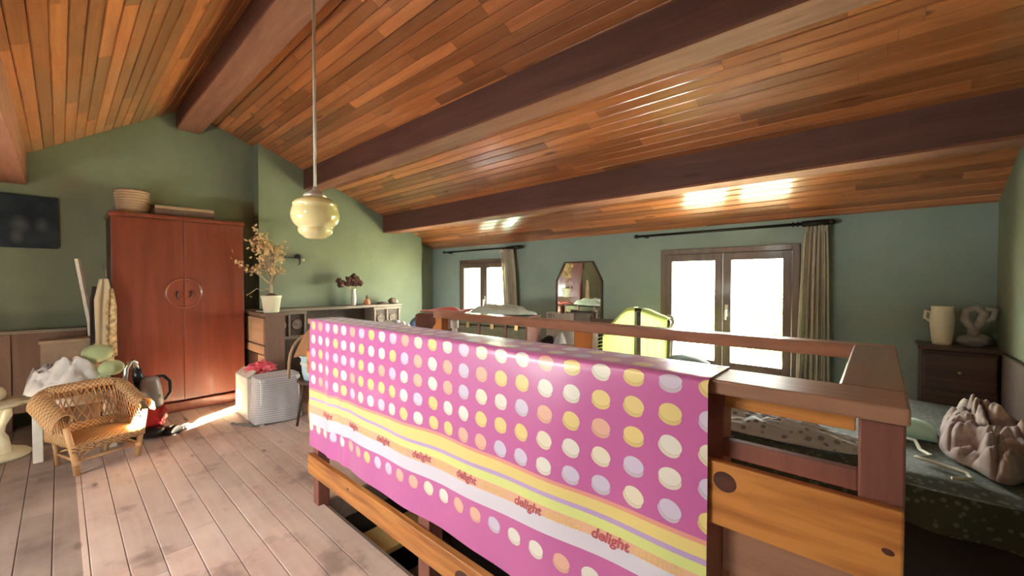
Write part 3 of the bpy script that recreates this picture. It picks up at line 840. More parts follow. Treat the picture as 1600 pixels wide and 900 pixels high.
t = thing('storage_basket', 'pale round woven basket on top of the wardrobe', 'basket', (-5.60, .50, 2.02))
MB().lathe([(.105, 0), (.120, .06), (.128, .14), (.128, .225), (.122, .24), (.11, .235), (.10, .21), (.0, .20)], 28).build('body', M['basket'], t, smooth=True)
mb = MB()
for k in range(9):
    z = .015 + k * .026; r_ = .108 + .022 * min(1, z / .14)
    mb.tube([(r_ * cos(a), r_ * sin(a), z) for a in [2 * pi * i / 28 for i in range(29)]], .0075, 6, cap=False)
mb.build('weave', M['basket'], t, smooth=True)
t = thing('tray', 'flat dark crate with a pale rim on top of the wardrobe', 'crate', (-5.62, .905, 2.02))
part('base', B(-5.80, -5.47, .655, 1.155, 2.021, 2.10), M['brownpanel'], t)
part('rim', B(-5.485, -5.462, .655, 1.15, 2.095, 2.125), M['tanwood'], t); part('rim', B(-5.80, -5.78, .655, 1.15, 2.10, 2.17), M['brownpanel'], t)
for yy in (.70, .82, .95, 1.07):
    part('slat', B(-5.78, -5.49, yy, yy + .05, 2.10, 2.125 + .02 * rnd.random()), M['brownpanel'], t, .002)

# ------------------------------------------------------------------ picture on the gable wall
t = thing('picture', 'dark blue unframed picture with two faint figures on the gable wall', 'picture', (-5.94, -.30, 1.66))
m, nt, bs = newmat('dark_blue_painting')
tcn = nd(nt, 'ShaderNodeTexCoord'); 
n1 = nd(nt, 'ShaderNodeTexNoise', i_Vector=tcn.outputs['Object'], i_Scale=5.0, i_Detail=4.0)
colp = ramp(nt, n1.outputs['Fac'], [(.3, (.016, .024, .034)), (.7, (.035, .05, .062))])
s_ = nd(nt, 'ShaderNodeSeparateXYZ', i_0=tcn.outputs['Object'])
def blobm(cy, cz, ry, rz):
    a = mth(nt, 'DIVIDE', mth(nt, 'SUBTRACT', s_.outputs[1], cy), ry); b = mth(nt, 'DIVIDE', mth(nt, 'SUBTRACT', s_.outputs[2], cz), rz)
    d = mth(nt, 'SQRT', mth(nt, 'ADD', mth(nt, 'MULTIPLY', a, a), mth(nt, 'MULTIPLY', b, b)))
    return mth(nt, 'MULTIPLY', mth(nt, 'MAXIMUM', mth(nt, 'SUBTRACT', 1.0, d), 0), .35)
for args in ((.06, .22, .07, .10), (.19, .22, .05, .08), (.04, .10, .05, .08)):
    colp = mixc(nt, mth(nt, 'MULTIPLY', blobm(*args), n1.outputs['Fac']), colp, (.42, .42, .40))
nt.links.new(colp, bs.inputs['Base Color']); setp(bs, Roughness=.7, Specular_IOR_Level=.2)
part('canvas', B(-5.945, -5.92, -.58, -.005, 1.66, 2.15), m, t, .003)
part('stretcher', B(-5.95, -5.944, -.56, -.03, 1.68, 2.13), M['darkwood'], t, 0)

# ------------------------------------------------------------------ long oak mantel with a pier and a carved cabinet
t = thing('mantelpiece', 'long greyed oak mantel along the chimney breast with a wooden pier at its left end', 'mantelpiece', (-5.45, 2.4, 0))
part('shelf', B(-5.745, -5.45, 1.66, 3.52, .965, 1.003), M['greywood'], t, .006)
part('pier_top', B(-5.80, -4.84, 1.455, 1.675, .965, 1.0), M['brownpanel'], t, .006)
part('pier_front', B(-4.905, -4.875, 1.47, 1.66, .0, .964), M['brownpanel'], t)
part('pier_side', B(-5.74, -4.906, 1.48, 1.655, .0, .964) , M['brownpanel'], t)
pn = lambda a, b, c, d, mt, nm: part(nm, B(a, b, 1.462, 1.481, c, d), mt, t, .004)
pn(-5.35, -4.93, .66, .945, M['tanwood'], 'side_board'); pn(-5.74, -5.38, .66, .945, M['tanwood'], 'side_board')
pn(-5.74, -4.9, .55, .64, M['tanwood'], 'side_rail'); pn(-5.12, -4.91, .0, .54, M['tanwood'], 'side_rail'); pn(-5.70, -5.14, .0, .54, M['darkwood'], 'side_recess')
part('back_panel', B(-5.745, -5.72, 1.66, 3.05, .0, .964), M['darkwood'], t, 0)
def carved(y0c, y1c, name):
    part(name, B(-5.745, -5.48, y0c, y1c, .62, .964), M['greywood'], t)
    part('frame_rail', B(-5.48, -5.455, y0c, y1c, .93, .963), M['greywood'], t, .003); part('frame_rail', B(-5.48, -5.455, y0c, y1c, .62, .66), M['greywood'], t, .003)
    ymid = (y0c + y1c) / 2
    for yy in (y0c + .012, ymid - .012, y1c - .036): part('stile', B(-5.48, -5.455, yy, yy + .024, .66, .93), M['greywood'], t, .003)
    for yy in ((y0c + ymid) / 2 + .012, (ymid + y1c) / 2 - .012):
        p = part('carved_panel', B(-5.482, -5.474, yy - .07, yy + .07, .665, .925), M['darkwood'], t, 0)
        mt = Matrix.Translation((-5.474, yy, .80)) @ Matrix.Rotation(pi / 2, 4, 'Y')
        part('rosette', MB().lathe([(.062, 0), (.060, .010), (.052, .013), (.046, .004), (.036, .004), (.030, .012), (.022, .012), (.016, .004), (.010, .016), (0, .018)], 22, mat=mt), M['greywood'], p, 0, True)
carved(3.05, 3.50, 'cabinet'); carved(1.70, 2.12, 'cabinet')
part('cabinet_leg', B(-5.745, -5.47, 3.06, 3.12, 0, .62), M['greywood'], t); part('cabinet_leg', B(-5.745, -5.47, 3.43, 3.49, 0, .62), M['greywood'], t)

# things on the mantel
t = thing('potted_plant', 'bushy dried honesty branch in a cream pot on the mantel pier', 'potted plant', (-5.02, 1.572, 1.0))
MB().lathe([(.0, 0), (.072, .0), (.076, .006), (.097, .165), (.102, .170), (.103, .188), (.094, .190), (.090, .165), (.0, .16)], 30).build('pot', M['ceramic'], t, smooth=True)
lab(MB().lathe([(.09, .162), (.06, .185), (.02, .215), (.0, .22)], 20).build('soil', M['soil'], t, smooth=True), 'mound of dry soil')
r3 = random.Random(5); mb = MB(); pods = []
mb.tube([(0, 0, .19), (-.005, .0, .33), (.0, .01, .46)], [.022, .016, .011], 8)
E2 = Vector((-.743, -.669, 0))   # sideways, picture left
tips = []
for k in range(26):
    a = r3.random() * 2 * pi
    lean = -.10 + r3.gauss(0, 1) * .13
    top = Vector((0, 0, .44 + r3.random() * .36)) + Vector((cos(a), sin(a), 0)) * r3.random() * .13 + Vector((-.05, -.11, 0)) * (1.0 if k % 3 else -.7) + Vector((0, 0, .06 if k % 5 == 0 else 0))
    if k == 0: top = Vector((-.06, -.13, .93))
    if k == 1: top = Vector((-.10, -.31, .55))
    b0 = Vector((0, .005, .28 + r3.random() * .18)); mid = (b0 + top) * .5 + Vector((r3.gauss(0, .02), r3.gauss(0, .02), .03))
    mb.tube([b0, mid, top], [.007, .005, .003], 5)
    tips.append((mid, top))
mb.tube([(0, 0, .27), (-.03, -.09, .24), (-.03, -.13, .27), (-.06, -.22, .19)], [.009, .007, .005, .003], 5)
mb.build('branches', M['stem'], t, smooth=True)['kind'] = 'stuff'
mb = MB()
def pod(c, s):
    R = Euler((r3.random() * 6, r3.random() * 6, r3.random() * 6)).to_matrix(); b = len(mb.v)
    pts = [R @ Vector((s * cos(2 * pi * i / 8), .75 * s * sin(2 * pi * i / 8), 0)) + c for i in range(8)]
    up = R @ Vector((0, 0, s * .22))
    mb.addv([c + up] + pts + [c - up])
    for i in range(8):
        j = (i + 1) % 8
        mb.quad((b, b + 1 + i, b + 1 + j)); mb.quad((b + 9, b + 1 + j, b + 1 + i))
for i, (mid, top) in enumerate(tips):
    for k in range(19):
        f = .25 + .8 * r3.random()
        c = mid + (top - mid) * f + Vector((r3.gauss(0, .028), r3.gauss(0, .028), r3.gauss(0, .025)))
        pod(c, .012 + .010 * r3.random())
for c in ((-.05, -.13, .96), (-.06, -.15, .93), (-.05, -.12, .91), (-.10, -.34, .67), (-.09, -.31, .56), (-.05, -.22, .2), (-.03, -.19, .18)): pod(Vector(c), .02)
o = mb.build('seed_pods', M['seed'], t, smooth=False); o['kind'] = 'stuff'
t = thing('flower_vase', 'white vase of dark dried flowers standing on the mantel', 'vase', (-5.58, 2.81, 1.003))
MB().lathe([(0, 0), (.028, 0), (.034, .04), (.036, .10), (.030, .16), (.026, .2), (.034, .235), (.028, .235), (.0, .20)], 20).build('vase', M['white'], t, smooth=True)
mb = MB(); fb = MB()
for k in range(15):
    a = r3.random() * 2 * pi; rr = .03 + .17 * r3.random(); tip = Vector((.35 * rr * cos(a), rr * sin(a) - .03, .31 + .12 * r3.random() - rr * .25))
    mb.tube([(0, 0, .2), tip * .6 + Vector((0, 0, .1)), tip], .003, 5)
    fb.blob(tip, (.04, .045, .035), k, .45, 4, 9, 6)
mb.build('stems', M['stem'], t)['kind'] = 'stuff'; fb.build('flower_heads', M['dryflower'], t, smooth=False)['kind'] = 'stuff'
t = thing('figurine', 'small orange glazed figurine with a dark top on the mantel', 'figurine', (-5.55, 3.0, 1.003))
MB().lathe([(0, 0), (.040, 0), (.045, .02), (.040, .05), (.028, .075), (.016, .088), (0, .09)], 16).build('body', M['orangefig'], t, smooth=True)
MB().lathe([(0, .085), (.014, .088), (.022, .105), (.018, .125), (.006, .14), (0, .145)], 12).build('head', M['stone'], t, smooth=True)
t = thing('stone_ornament', 'rough brown stone lump near the right end of the mantel', 'ornament', (-5.57, 3.43, 1.003))
MB().blob((0, 0, .04), (.05, .062, .05), 3, .3, 2.5, 16, 10, 0).build('lump', M['stone'], t, smooth=True)
lab(MB().blob((.02, .055, .025), (.03, .03, .028), 8, .2, 2.5, 12, 8, 0).build('chip', M['ceramic'], t, smooth=True), 'pale chip at the side of the stone')
t = thing('shell_ornament', 'flat dark shell lying on the mantel beside the figurine', 'ornament', (-5.56, 3.24, 1.003))
MB().blob((0, 0, .012), (.05, .085, .022), 5, .25, 2.5, 16, 8, 0).build('shell', M['darkwood'], t, smooth=True)
tag(MB().tube([(-5.3, 1.50, 1.006), (-5.2, 1.515, 1.006), (-5.12, 1.53, 1.006)], .006, 6).build('pen', M['white'], None), 'thin white pen lying on the mantel pier left of the pot', 'pen')
t = thing('wall_hook', 'dark iron wall hook with a pale knob on the chimney breast', 'hook', (-5.75, 2.13, 1.60))
MB().tube([(0, 0, .05), (.03, .0, .05), (.05, 0, .02), (.045, 0, -.02), (.015, .0, -.035)], .008, 8).build('hook', M['iron'], t, smooth=True)
MB().tube([(.012, -.22, .065), (.012, -.1, .055), (.012, 0, .05)], .004, 6).build('arm', M['iron'], t)
lab(MB().blob((.05, .04, .03), (.022, .022, .018), 2, .1, 2, 12, 8).build('knob', M['ceramic'], t, smooth=True), 'pale knob')
MB().blob((.02, -.01, .075), (.03, .04, .03), 6, .2, 2, 12, 8).build('boss', M['iron'], t, smooth=True)
# ------------------------------------------------------------------ wicker chair
t = thing('wicker_chair', 'small low wicker armchair with lattice back in the sunlight', 'chair', (-4.335, .165, 0), radians(21))
def hoop(u):
    """plan of the arm and back: u 0..1 from the left front arm end round the back to the right one"""
    a = u * 2 - 1                    # -1..1
    y = .205 * (1 if a > 0 else -1) * min(1, abs(a) / .42) ** .75
    if abs(a) < .42: x = -.17 - .015 * cos(a / .42 * pi / 2)
    else: x = -.17 + (abs(a) - .42) / .58 * .335
    # rounded corner
    return x, y
def topz(u):
    a = abs(u * 2 - 1)
    return .57 - .145 * max(0, min(1, (a - .30) / .6)) ** 1.2
def outw(u):
    x0_, y0_ = hoop(max(0, u - .01)); x1_, y1_ = hoop(min(1, u + .01))
    d = Vector((x1_ - x0_, y1_ - y0_, 0)).normalized()
    n = Vector((d.y, -d.x, 0)); x_, y_ = hoop(u)
    if n.dot(Vector((x_ - .03, y_, 0))) < 0: n = -n
    return n
def rimf(u, v):
    x_, y_ = hoop(u); n = outw(u)
    prof = [(-.012, -.045), (-.014, -.012), (0, .008), (.03, .010), (.062, -.012), (.082, -.05), (.088, -.095), (.080, -.10)]
    k = v * (len(prof) - 1); i = min(int(k), len(prof) - 2); f = k - i
    o_ = prof[i][0] * (1 - f) + prof[i + 1][0] * f; z_ = prof[i][1] * (1 - f) + prof[i + 1][1] * f
    return Vector((x_, y_, topz(u) + z_)) + n * o_
MB().grid(rimf, 64, 16, uvs=(1.6, .25)).build('rim', M['wicker'], t, smooth=True, solid=.008)
mb = MB()
for k in range(30):                                            # lattice canes crossing both ways
    for s_ in (1, -1):
        u0 = (k + .5) / 30; pts = []
        for q in range(7):
            f = q / 6; u = u0 + s_ * (f - .5) * .075
            if u < 0.01 or u > .99: continue
            x_, y_ = hoop(u); n = outw(u); zz = .27 + f * (topz(u) - .04 - .27)
            pts.append(Vector((x_, y_, zz)) + n * (.004 * s_))
        if len(pts) > 2: mb.tube(pts, .0042, 5)
mb.build('lattice', M['cane'], t)['kind'] = 'stuff'
def wallf(z0_, z1_):
    def f(u, v):
        x_, y_ = hoop(u); return (x_, y_, z0_ + (z1_ - z0_) * v)
    return f
lab(MB().grid(wallf(.20, .285), 56, 4, uvs=(1.6, .12)).build('woven_band', M['wicker'], t, smooth=True, solid=.012), 'woven band around the seat')
def seatf(u, v):
    x_ = -.17 + v * .36; w = .20 + .01 * v
    return (x_, (u * 2 - 1) * w, .215 + .014 * sin(u * pi) * sin(v * pi) - .012 * max(0, v - .85) / .15)
MB().grid(seatf, 24, 20, uvs=(.5, .5)).build('seat', M['wicker'], t, smooth=True, solid=.016)
def skirtf(u, v):
    return (.188 + .004 * sin(u * 60), (u * 2 - 1) * .208, .212 - v * (.045 + .010 * abs(sin(u * pi * 9))))
lab(MB().grid(skirtf, 60, 5, uvs=(.5, .1)).build('apron', M['wicker'], t, smooth=True, solid=.010), 'scalloped woven apron')
for sy in (-1, 1):
    f = MB().tube([(.165, sy * .172, 0), (.168, sy * .185, .13), (.172, sy * .205, .22), (.165, sy * .225, .345)], [.019, .019, .018, .017], 10)
    f.tube([(.167, sy * .176, .07 + i * .012) for i in range(4)], .0235, 10)
    f.build('leg', M['cane'], t, smooth=True)
    MB().tube([(-.18, sy * .135, 0), (-.165, sy * .15, .12), (-.15, sy * .17, .24)], .015, 10).build('leg', M['cane'], t, smooth=True)
    MB().tube([(.16, sy * .176, .10), (-.17, sy * .142, .085)], .009, 8).build('stretcher', M['cane'], t, smooth=True)
    MB().tube([(.16, sy * .178, .10), (.165, sy * .06, .195)], .008, 8).build('brace', M['cane'], t, smooth=True)
MB().tube([(.165, -.175, .095), (.165, .175, .095)], .010, 8).build('stretcher', M['cane'], t, smooth=True)
MB().tube([(-.165, -.145, .10), (-.165, .145, .10)], .009, 8).build('stretcher', M['cane'], t, smooth=True)

# ------------------------------------------------------------------ white table with laundry behind the chair
t = thing('side_table', 'white painted low table holding a heap of clothes behind the wicker chair', 'table', (-4.86, .10, 0))
part('table_top', B(-5.22, -4.61, -.155, .30, .445, .475), M['white'], t, .006)
for x_, y_ in ((-4.64, -.125), (-4.64, .27), (-5.19, -.125), (-5.19, .27)):
    part('leg', B(x_ - .026, x_ + .026, y_ - .026, y_ + .026, 0, .444), M['white'], t)
part('apron', B(-4.65, -4.63, -.099, .244, .38, .444), M['white'], t)
o = heap('clothes_heap', M['whitecloth'], -4.86, .02, .478, .18, .23, .31, 4, None, 3.6, rot=.1)
tag(o, 'heap of white and grey clothes on the white table', 'clothes')
o = heap('grey_garment', M['greycloth'], -5.02, -.09, .477, .17, .10, .26, 14, None, 5)
tag(o, 'dark grey garment crumpled at the left end of the white table', 'clothes')
def pouf(name, label, loc, r, seed):
    t = thing(name, label, 'cushion', loc, 0, 'round green cushions')
    mb = MB(); n = 40; pr = 14; b = 0
    for i in range(pr + 1):
        th = pi * i / pr
        for j in range(n):
            a = 2 * pi * j / n
            k = 1 + .09 * abs(sin(a * 4 + seed)) - .05
            mb.v.append(Vector((r * sin(th) * cos(a) * k, r * sin(th) * sin(a) * k, r * .8 + r * .8 * cos(th))))
    for i in range(pr):
        for j in range(n):
            j2 = (j + 1) % n; mb.quad((i * n + j, (i + 1) * n + j, (i + 1) * n + j2, i * n + j2))
    mb.build('body', M['greencloth'], t, smooth=True)
    lab(MB().blob((.0, 0, r * 1.6), (.02, .02, .010), seed, .05, 2, 12, 6).build('button', plain('yellow_button_%d' % seed, (.62, .52, .18), .6), t, smooth=True), 'yellowish button')
pouf('round_cushion', 'round pale green cushion lower on the right end of the white table', (-4.77, .28, .56), .080, 1)
pouf('round_cushion', 'round pale green cushion higher up behind the white clothes', (-4.93, .205, .66), .095, 2)
tag(heap('folded_cloth', M['greencloth'], -4.84, .22, .477, .13, .075, .15, 23, None, 4), 'green cloth bundle under the higher round cushion', 'cloth')

# wooden panels behind the table
t = thing('headboard', 'greyish wooden bed headboard leaning along the gable wall behind the white table', 'headboard', (-5.75, -.4, 0))
part('top_rail', B(-5.78, -5.74, -1.1, .17, .87, .90), M['greywood'], t)
part('panel', B(-5.77, -5.75, -1.1, .14, .15, .87), M['brownpanel'], t)
part('post', B(-5.785, -5.735, .10, .165, 0, .87), M['brownpanel'], t); part('post', B(-5.785, -5.735, -.40, -.30, 0, .87), M['brownpanel'], t)
t = thing('wooden_box', 'light brown upright wooden box standing behind the clothes heap', 'box', (-5.36, .06, 0))
part('body', B(-5.55, -5.365, -.12, .195, .0, .80), M['cardboard'], t, .004); 
part('lid', B(-5.56, -5.35, -.13, .19, .801, .83), M['cardboard'], t, .004)
lab(part('lit_corner', B(-5.365, -5.345, .196, .236, 0, .83), M['tanwood'], t, .003), 'box corner strip painted paler as lit')  # light on the end of the box, put into a paler strip
t = thing('folded_stand', 'pale folded wooden stand leaning against the wall left of the wardrobe', 'stand', (-5.62, .16, 0))
part('slat', MB().tube([(-5.56, .225, .002), (-5.60, .19, .95), (-5.63, .115, 1.56)], .022, 4), M['white'], t, 0)
part('slat', MB().tube([(-5.58, .235, .002), (-5.60, .225, .92), (-5.60, .28, 1.27)], .014, 4), M['greywood'], t, 0)
# garment on a hanger hooked on the wardrobe side
t = thing('hanging_garment', 'pale garment bag and printed scarf hanging beside the wardrobe door', 'garment', (-5.33, .27, .60))
MB().tube([(.02, .005, .885), (.02, -.012, .875), (.02, -.014, .80), (.02, .0, .765), (.02, .012, .80), (.02, .014, .86)], .004, 6).build('hook', M['chrome'], t)
def garf(x0_, y0_, w, h0, h1, amp, ph):
    def f(u, v):
        k = 1 - v; ww = w * (.35 + .65 * min(1, v * 4))
        return (x0_ + amp * sin(u * 9 + ph + v * 2), y0_ + (u - .5) * ww, h1 + (h0 - h1) * v)
    return f
lab(MB().grid(garf(.02, .0, .12, 0, .77, .012, 0), 18, 24).build('bag', cloth('cream_garment', (.60, .50, .34)), t, smooth=True, solid=.02), 'cream cloth bag')
lab(MB().grid(garf(.055, .045, .07, .05, .68, .012, 1), 14, 24).build('scarf', M['rusty'], t, smooth=True, solid=.008), 'printed ochre scarf')
lab(MB().grid(garf(.0, -.055, .06, .1, .70, .012, 2), 10, 20).build('dark_sleeve', M['darkcloth'], t, smooth=True, solid=.02), 'dark sleeve')
# ornate pedestal table at the far left
t = thing('pedestal_table', 'little round pale table with a carved curved pedestal at the far left', 'table', (-4.98, -.36, 0))
MB().lathe([(0, .40), (.19, .40), (.205, .41), (.205, .425), (.19, .432), (0, .432)], 32).build('table_top', M['ceramic'], t, smooth=True)
MB().lathe([(0, 0), (.19, 0), (.20, .015), (.18, .035), (.12, .06), (.08, .085), (0, .09)], 32).build('base', M['ceramic'], t, smooth=True)
for a in (.6, 2.7, 4.8):
    R_ = rotz(a)
    MB().tube([R_ @ Vector(p) for p in ((.13, 0, .05), (.10, 0, .12), (.06, 0, .18), (.085, 0, .26), (.14, 0, .34), (.15, 0, .40))], [.03, .035, .03, .026, .03, .022], 10).build('leg', M['ceramic'], t, smooth=True)
tag(MB().blob((-4.98, -.335, .49), (.06, .05, .058), 4, .1, 2, 16, 12).build('egg_ornament', M['ceramic'], None, smooth=True), 'pale round ornament on the little pedestal table', 'ornament')

# ------------------------------------------------------------------ vacuum cleaner
t = thing('vacuum_cleaner', 'upright vacuum cleaner with grey body and red dust bag by the wardrobe', 'vacuum cleaner', (-4.66, .50, 0), radians(20))
mb = MB().blob((0, 0, .06), (.13, .10, .06), 1, .04, 1, 20, 10, 0); mb.blob((.06, .13, .03), (.10, .09, .035), 2, .05, 1, 18, 8, 0)
mb.build('base', M['black'], t, smooth=True)
MB().lathe([(0, .10), (.07, .10), (.085, .13), (.09, .20), (.085, .27), (0, .29)], 20).build('dust_bag', M['redbag'], t, smooth=True)
lab(MB().blob((.03, .045, .20), (.07, .055, .10), 9, .4, 3, 18, 12).build('bag_front', M['redbag'], t, smooth=True), 'crinkled red bag cloth')
MB().lathe([(0, .26), (.086, .26), (.09, .28), (.078, .42), (.062, .50), (.05, .515), (0, .52)], 24, c=(.0, .01, 0)).build('body', M['vacgrey'], t, smooth=True)
lab(MB().tube([(.080, .03, .375), (.0795, .045, .375), (.079, .05, .36), (.079, .045, .335), (.080, .03, .335)], .004, 6).build('badge', M['white'], t), 'pale oval badge')
MB().tube([(.0, .055, .515), (.01, .105, .515), (.015, .150, .46), (.015, .155, .36), (.01, .12, .305), (.0, .085, .305)], .013, 10).build('handle', M['black'], t, smooth=True)
MB().tube([(-.05, -.03, .48), (-.06, -.05, .54), (-.06, -.055, .60)], [.05, .035, .03], 14).build('hose', M['black'], t, smooth=True)
lab(MB().tube([(-.06, -.055, .598), (-.06, -.06, .65), (-.06, -.075, .675), (-.06, -.10, .665), (-.06, -.125, .61), (-.06, -.13, .5), (-.06, -.13, .15)], .019, 12).build('tube', M['chrome'], t, smooth=True), 'bent chrome tube')
MB().tube([(-.02, -.04, .44), (-.04, -.06, .42), (-.04, -.06, .20)], .05, 12).build('motor', M['black'], t, smooth=True)
for sy in (-1, 1):
    MB().lathe([(0, -.012), (.035, -.012), (.04, 0), (.035, .012), (0, .012)], 16, mat=Matrix.Rotation(pi / 2, 4, 'X'), c=(-.06, sy * .09, .04)).build('wheel', M['black'], t, smooth=True)

# ------------------------------------------------------------------ white box, stool under a striped cloth, pink bag
t = thing('white_box', 'white cardboard box glaring in the sun beside the striped cloth', 'box', (-4.72, 1.34, 0))
part('body', B(-4.92, -4.53, 1.20, 1.44, 0, .40), M['white'], t, .004)
part('flap', MB().box(-4.92, -4.53, -.004, .0, 0, .10, mat=xf((0, 1.20, .40), radians(-55))), M['white'], t, 0)
t = thing('stool', 'low stool hidden under the striped grey cloth', 'stool', (-4.36, 1.40, 0))
part('seat', B(-4.49, -4.23, 1.225, 1.575, .40, .43), M['white'], t)
for x_ in (-4.47, -4.25):
    for y_ in (1.245, 1.555): part('leg', B(x_ - .015, x_ + .015, y_ - .015, y_ + .015, 0, .40), M['white'], t)
mb = MB(); cxs, cys = -4.36, 1.40
def drape(u, v):
    a = u * 2 * pi; ca, sa = cos(a), sin(a)
    p_ = 5.0; rr = (abs(ca) ** p_ + abs(sa) ** p_) ** (-1 / p_)
    hx, hy = .135, .185
    if v < .4:
        k = v / .4; return (cxs + hx * ca * rr * k, cys + hy * sa * rr * k, .441 + .012 * (1 - k * k) * 0)
    k = (v - .4) / .6
    fl_ = 1 + k * (.13 + .03 * sin(a * 5 + 1) + .014 * sin(a * 11)) - .03 * sin(k * pi)
    z = .441 - k * (.43 + .012 * sin(a * 3)) + .004 * sin(a * 5) * k
    return (cxs + hx * ca * rr * fl_, cys + hy * sa * rr * fl_, max(.006, z))
o = MB().grid(drape, 120, 40, uvs=(1, 1)).build('striped_cloth', M['stripe'], None, smooth=True, solid=.004)
tag(o, 'grey cloth with thin stripes draped over a low stool', 'cloth')
t = thing('plastic_bag', 'crumpled pink plastic bag behind the striped cloth', 'bag', (-4.70, 1.34, .405))
MB().blob((.0, .03, .055), (.10, .12, .06), 7, .5, 3, 26, 16, 0.002).build('bag', M['pink'], t, smooth=False)
lab(MB().grid(lambda u, v: (.05 - .1 * v, -.10 + .12 * u, .05 + .05 * u + .02 * sin(v * 7) * u), 8, 8).build('ear', M['pink'], t, smooth=True, solid=.003), 'knotted bag ear')
mb = MB()
mb.tube([(-4.50 + .02 * i, 1.06 + .012 * i + .012 * sin(i * 1.7), .012) for i in range(12)], .011, 7)
o = mb.build('cable', plain('grey_cable', (.16, .15, .14), .6), None, smooth=True); tag(o, 'grey cable lying on the floor before the striped cloth', 'cable')

# ------------------------------------------------------------------ chair with laundry basket and jacket
t = thing('bentwood_chair', 'bentwood chair behind the left end of the railing under a laundry basket', 'chair', (-3.86, 1.62, 0))
MB().lathe([(0, .42), (.19, .42), (.20, .43), (.20, .445), (.19, .452), (0, .452)], 28).build('seat', M['darkwood'], t, smooth=True)
for a in (.8, 2.35, 3.95, 5.5):
    MB().tube([(.22 * cos(a), .22 * sin(a), 0), (.15 * cos(a), .15 * sin(a), .42)], [.012, .016], 8).build('leg', M['darkwood'], t, smooth=True)
MB().tube([(-.17 + .0 * i, .22 * sin(-pi / 2 + pi * i / 16), .45 + .40 * cos(-pi / 2 + pi * i / 16) ** .6 if 0 < i < 16 else .45) for i in range(17)], .014, 8).build('backrest', M['tanwood'], t, smooth=True)
t = thing('laundry_basket', 'pale blue plastic laundry basket on the bentwood chair', 'basket', (-3.84, 1.60, .453))
MB().lathe([(0, 0), (.13, 0), (.145, .06), (.155, .20), (.17, .21), (.17, .225), (.15, .225), (.14, .20), (.13, .02), (0, .015)], 30).build('body', M['blueplastic'], t, smooth=True)
lab(MB().lathe([(.151, .135), (.160, .14), (.160, .155), (.153, .16)], 30).build('band', M['white'], t, smooth=True), 'whitish band')
t = thing('jacket', 'tan brown jacket thrown over the blue laundry basket', 'jacket', (-3.84, 1.60, .66))
def jk(u, v):
    a = u * 2 * pi; k = v
    r_ = .04 + .15 * k ** .8 + .012 * sin(a * 6) * k + .01 * sin(a * 11 + 2) * k
    z = .27 * (1 - k ** 1.7) - .02 + .015 * sin(a * 4) * k
    return (r_ * cos(a), r_ * sin(a) * 1.0 + .03 * (1 - k), z + .035)
MB().grid(jk, 64, 20).build('jacket_body', M['brownjacket'], t, smooth=True, solid=.008)
lab(MB().tube([(.02, .03, .30), (.03, .12, .29), (.04, .17, .20), (.05, .19, .06)], [.03, .035, .04, .035], 12).build('sleeve', M['brownjacket'], t, smooth=True), 'hanging sleeve')

# ------------------------------------------------------------------ white duvet heap on a low bed at the back
t = thing('low_bed', 'low divan bed under a white rumpled duvet behind the tablecloth', 'bed', (-4.85, 3.15, 0))
part('base', B(-5.40, -4.45, 2.50, 3.9, .06, .34), M['darkcloth'], t, .01)
part('mattress', B(-5.40, -4.45, 2.50, 3.9, .341, .56), M['whitecloth'], t, .03)
for x_ in (-5.35, -4.5):
    for y_ in (2.56, 3.84): part('leg', B(x_ - .025, x_ + .025, y_ - .025, y_ + .025, 0, .06), M['darkwood'], t)
o = heap('duvet', M['whitecloth'], -4.80, 2.90, .562, .46, .36, .33, 31, None, 7, nu=60, nv=60); tag(o, 'white rumpled duvet heaped on the low divan bed', 'duvet')
tag(MB().blob((-4.95, 3.48, .69), (.16, .12, .135), 12, .2, 2, 20, 12, .563).build('blue_bundle', plain('blue_cotton', (.12, .2, .38), .9), None, smooth=True), 'small blue cloth bundle behind the white duvet', 'cloth')

# ------------------------------------------------------------------ trunks on a bench at the small window
t = thing('luggage_bench', 'dark low bench carrying the trunk and the suitcase', 'bench', (-3.65, 3.35, 0))
part('top', MB().box(-.95, .62, -.2, .2, .42, .46, mat=xf((-3.45, 3.35, 0), 0, 0, radians(13))), M['darkwood'], t)
for a_, b_ in ((-.9, -.16), (-.9, .16), (.57, -.16), (.57, .16)):
    part('leg', MB().box(a_ - .025, a_ + .025, b_ - .025, b_ + .025, 0, .42, mat=xf((-3.45, 3.35, 0), 0, 0, radians(13))), M['darkwood'], t)
t = thing('steamer_trunk', 'olive canvas trunk with brown straps and brass latches below the small window', 'trunk', (-3.27, 3.40, .461), radians(13))
hx, hy, H_ = .46, .17, .50
MB().box(-hx, hx, -hy, hy, 0, H_ - .12).build('body', M['olive'], t, bevel=.02)
MB().box(-hx, hx, -hy, hy, H_ - .118, H_).build('lid', M['olive'], t, bevel=.03)
for x_ in (-hx + .01, hx - .01):
    MB().box(x_ - .014, x_ + .014, -hy - .006, hy + .006, -.0, H_ + .006).build('edge_binding', M['trunkbrown'], t, bevel=.008)
for x_ in (-.16, .19): MB().box(x_ - .018, x_ + .018, -hy - .010, hy + .010, -.0, H_ + .010).build('strap', M['trunkbrown'], t, bevel=.004)
for x_ in (-.31, .02, .33):
    l_ = MB().box(x_ - .022, x_ + .022, -hy - .012, -hy + .002, H_ - .15, H_ - .09).build('latch', M['brass'], t, bevel=.003)
MB().tube([(-.06, -hy - .01, H_ - .03), (-.05, -hy - .03, H_ - .005), (.05, -hy - .03, H_ - .005), (.06, -hy - .01, H_ - .03)], .008, 8).build('handle', M['trunkbrown'], t, smooth=True)
t = thing('suitcase', 'reddish brown leather suitcase left of the olive trunk', 'suitcase', (-4.10, 3.22, .461), radians(13))
MB().box(-.30, .28, -.17, .17, 0, .48).build('body', M['trunkbrown'], t, bevel=.035)
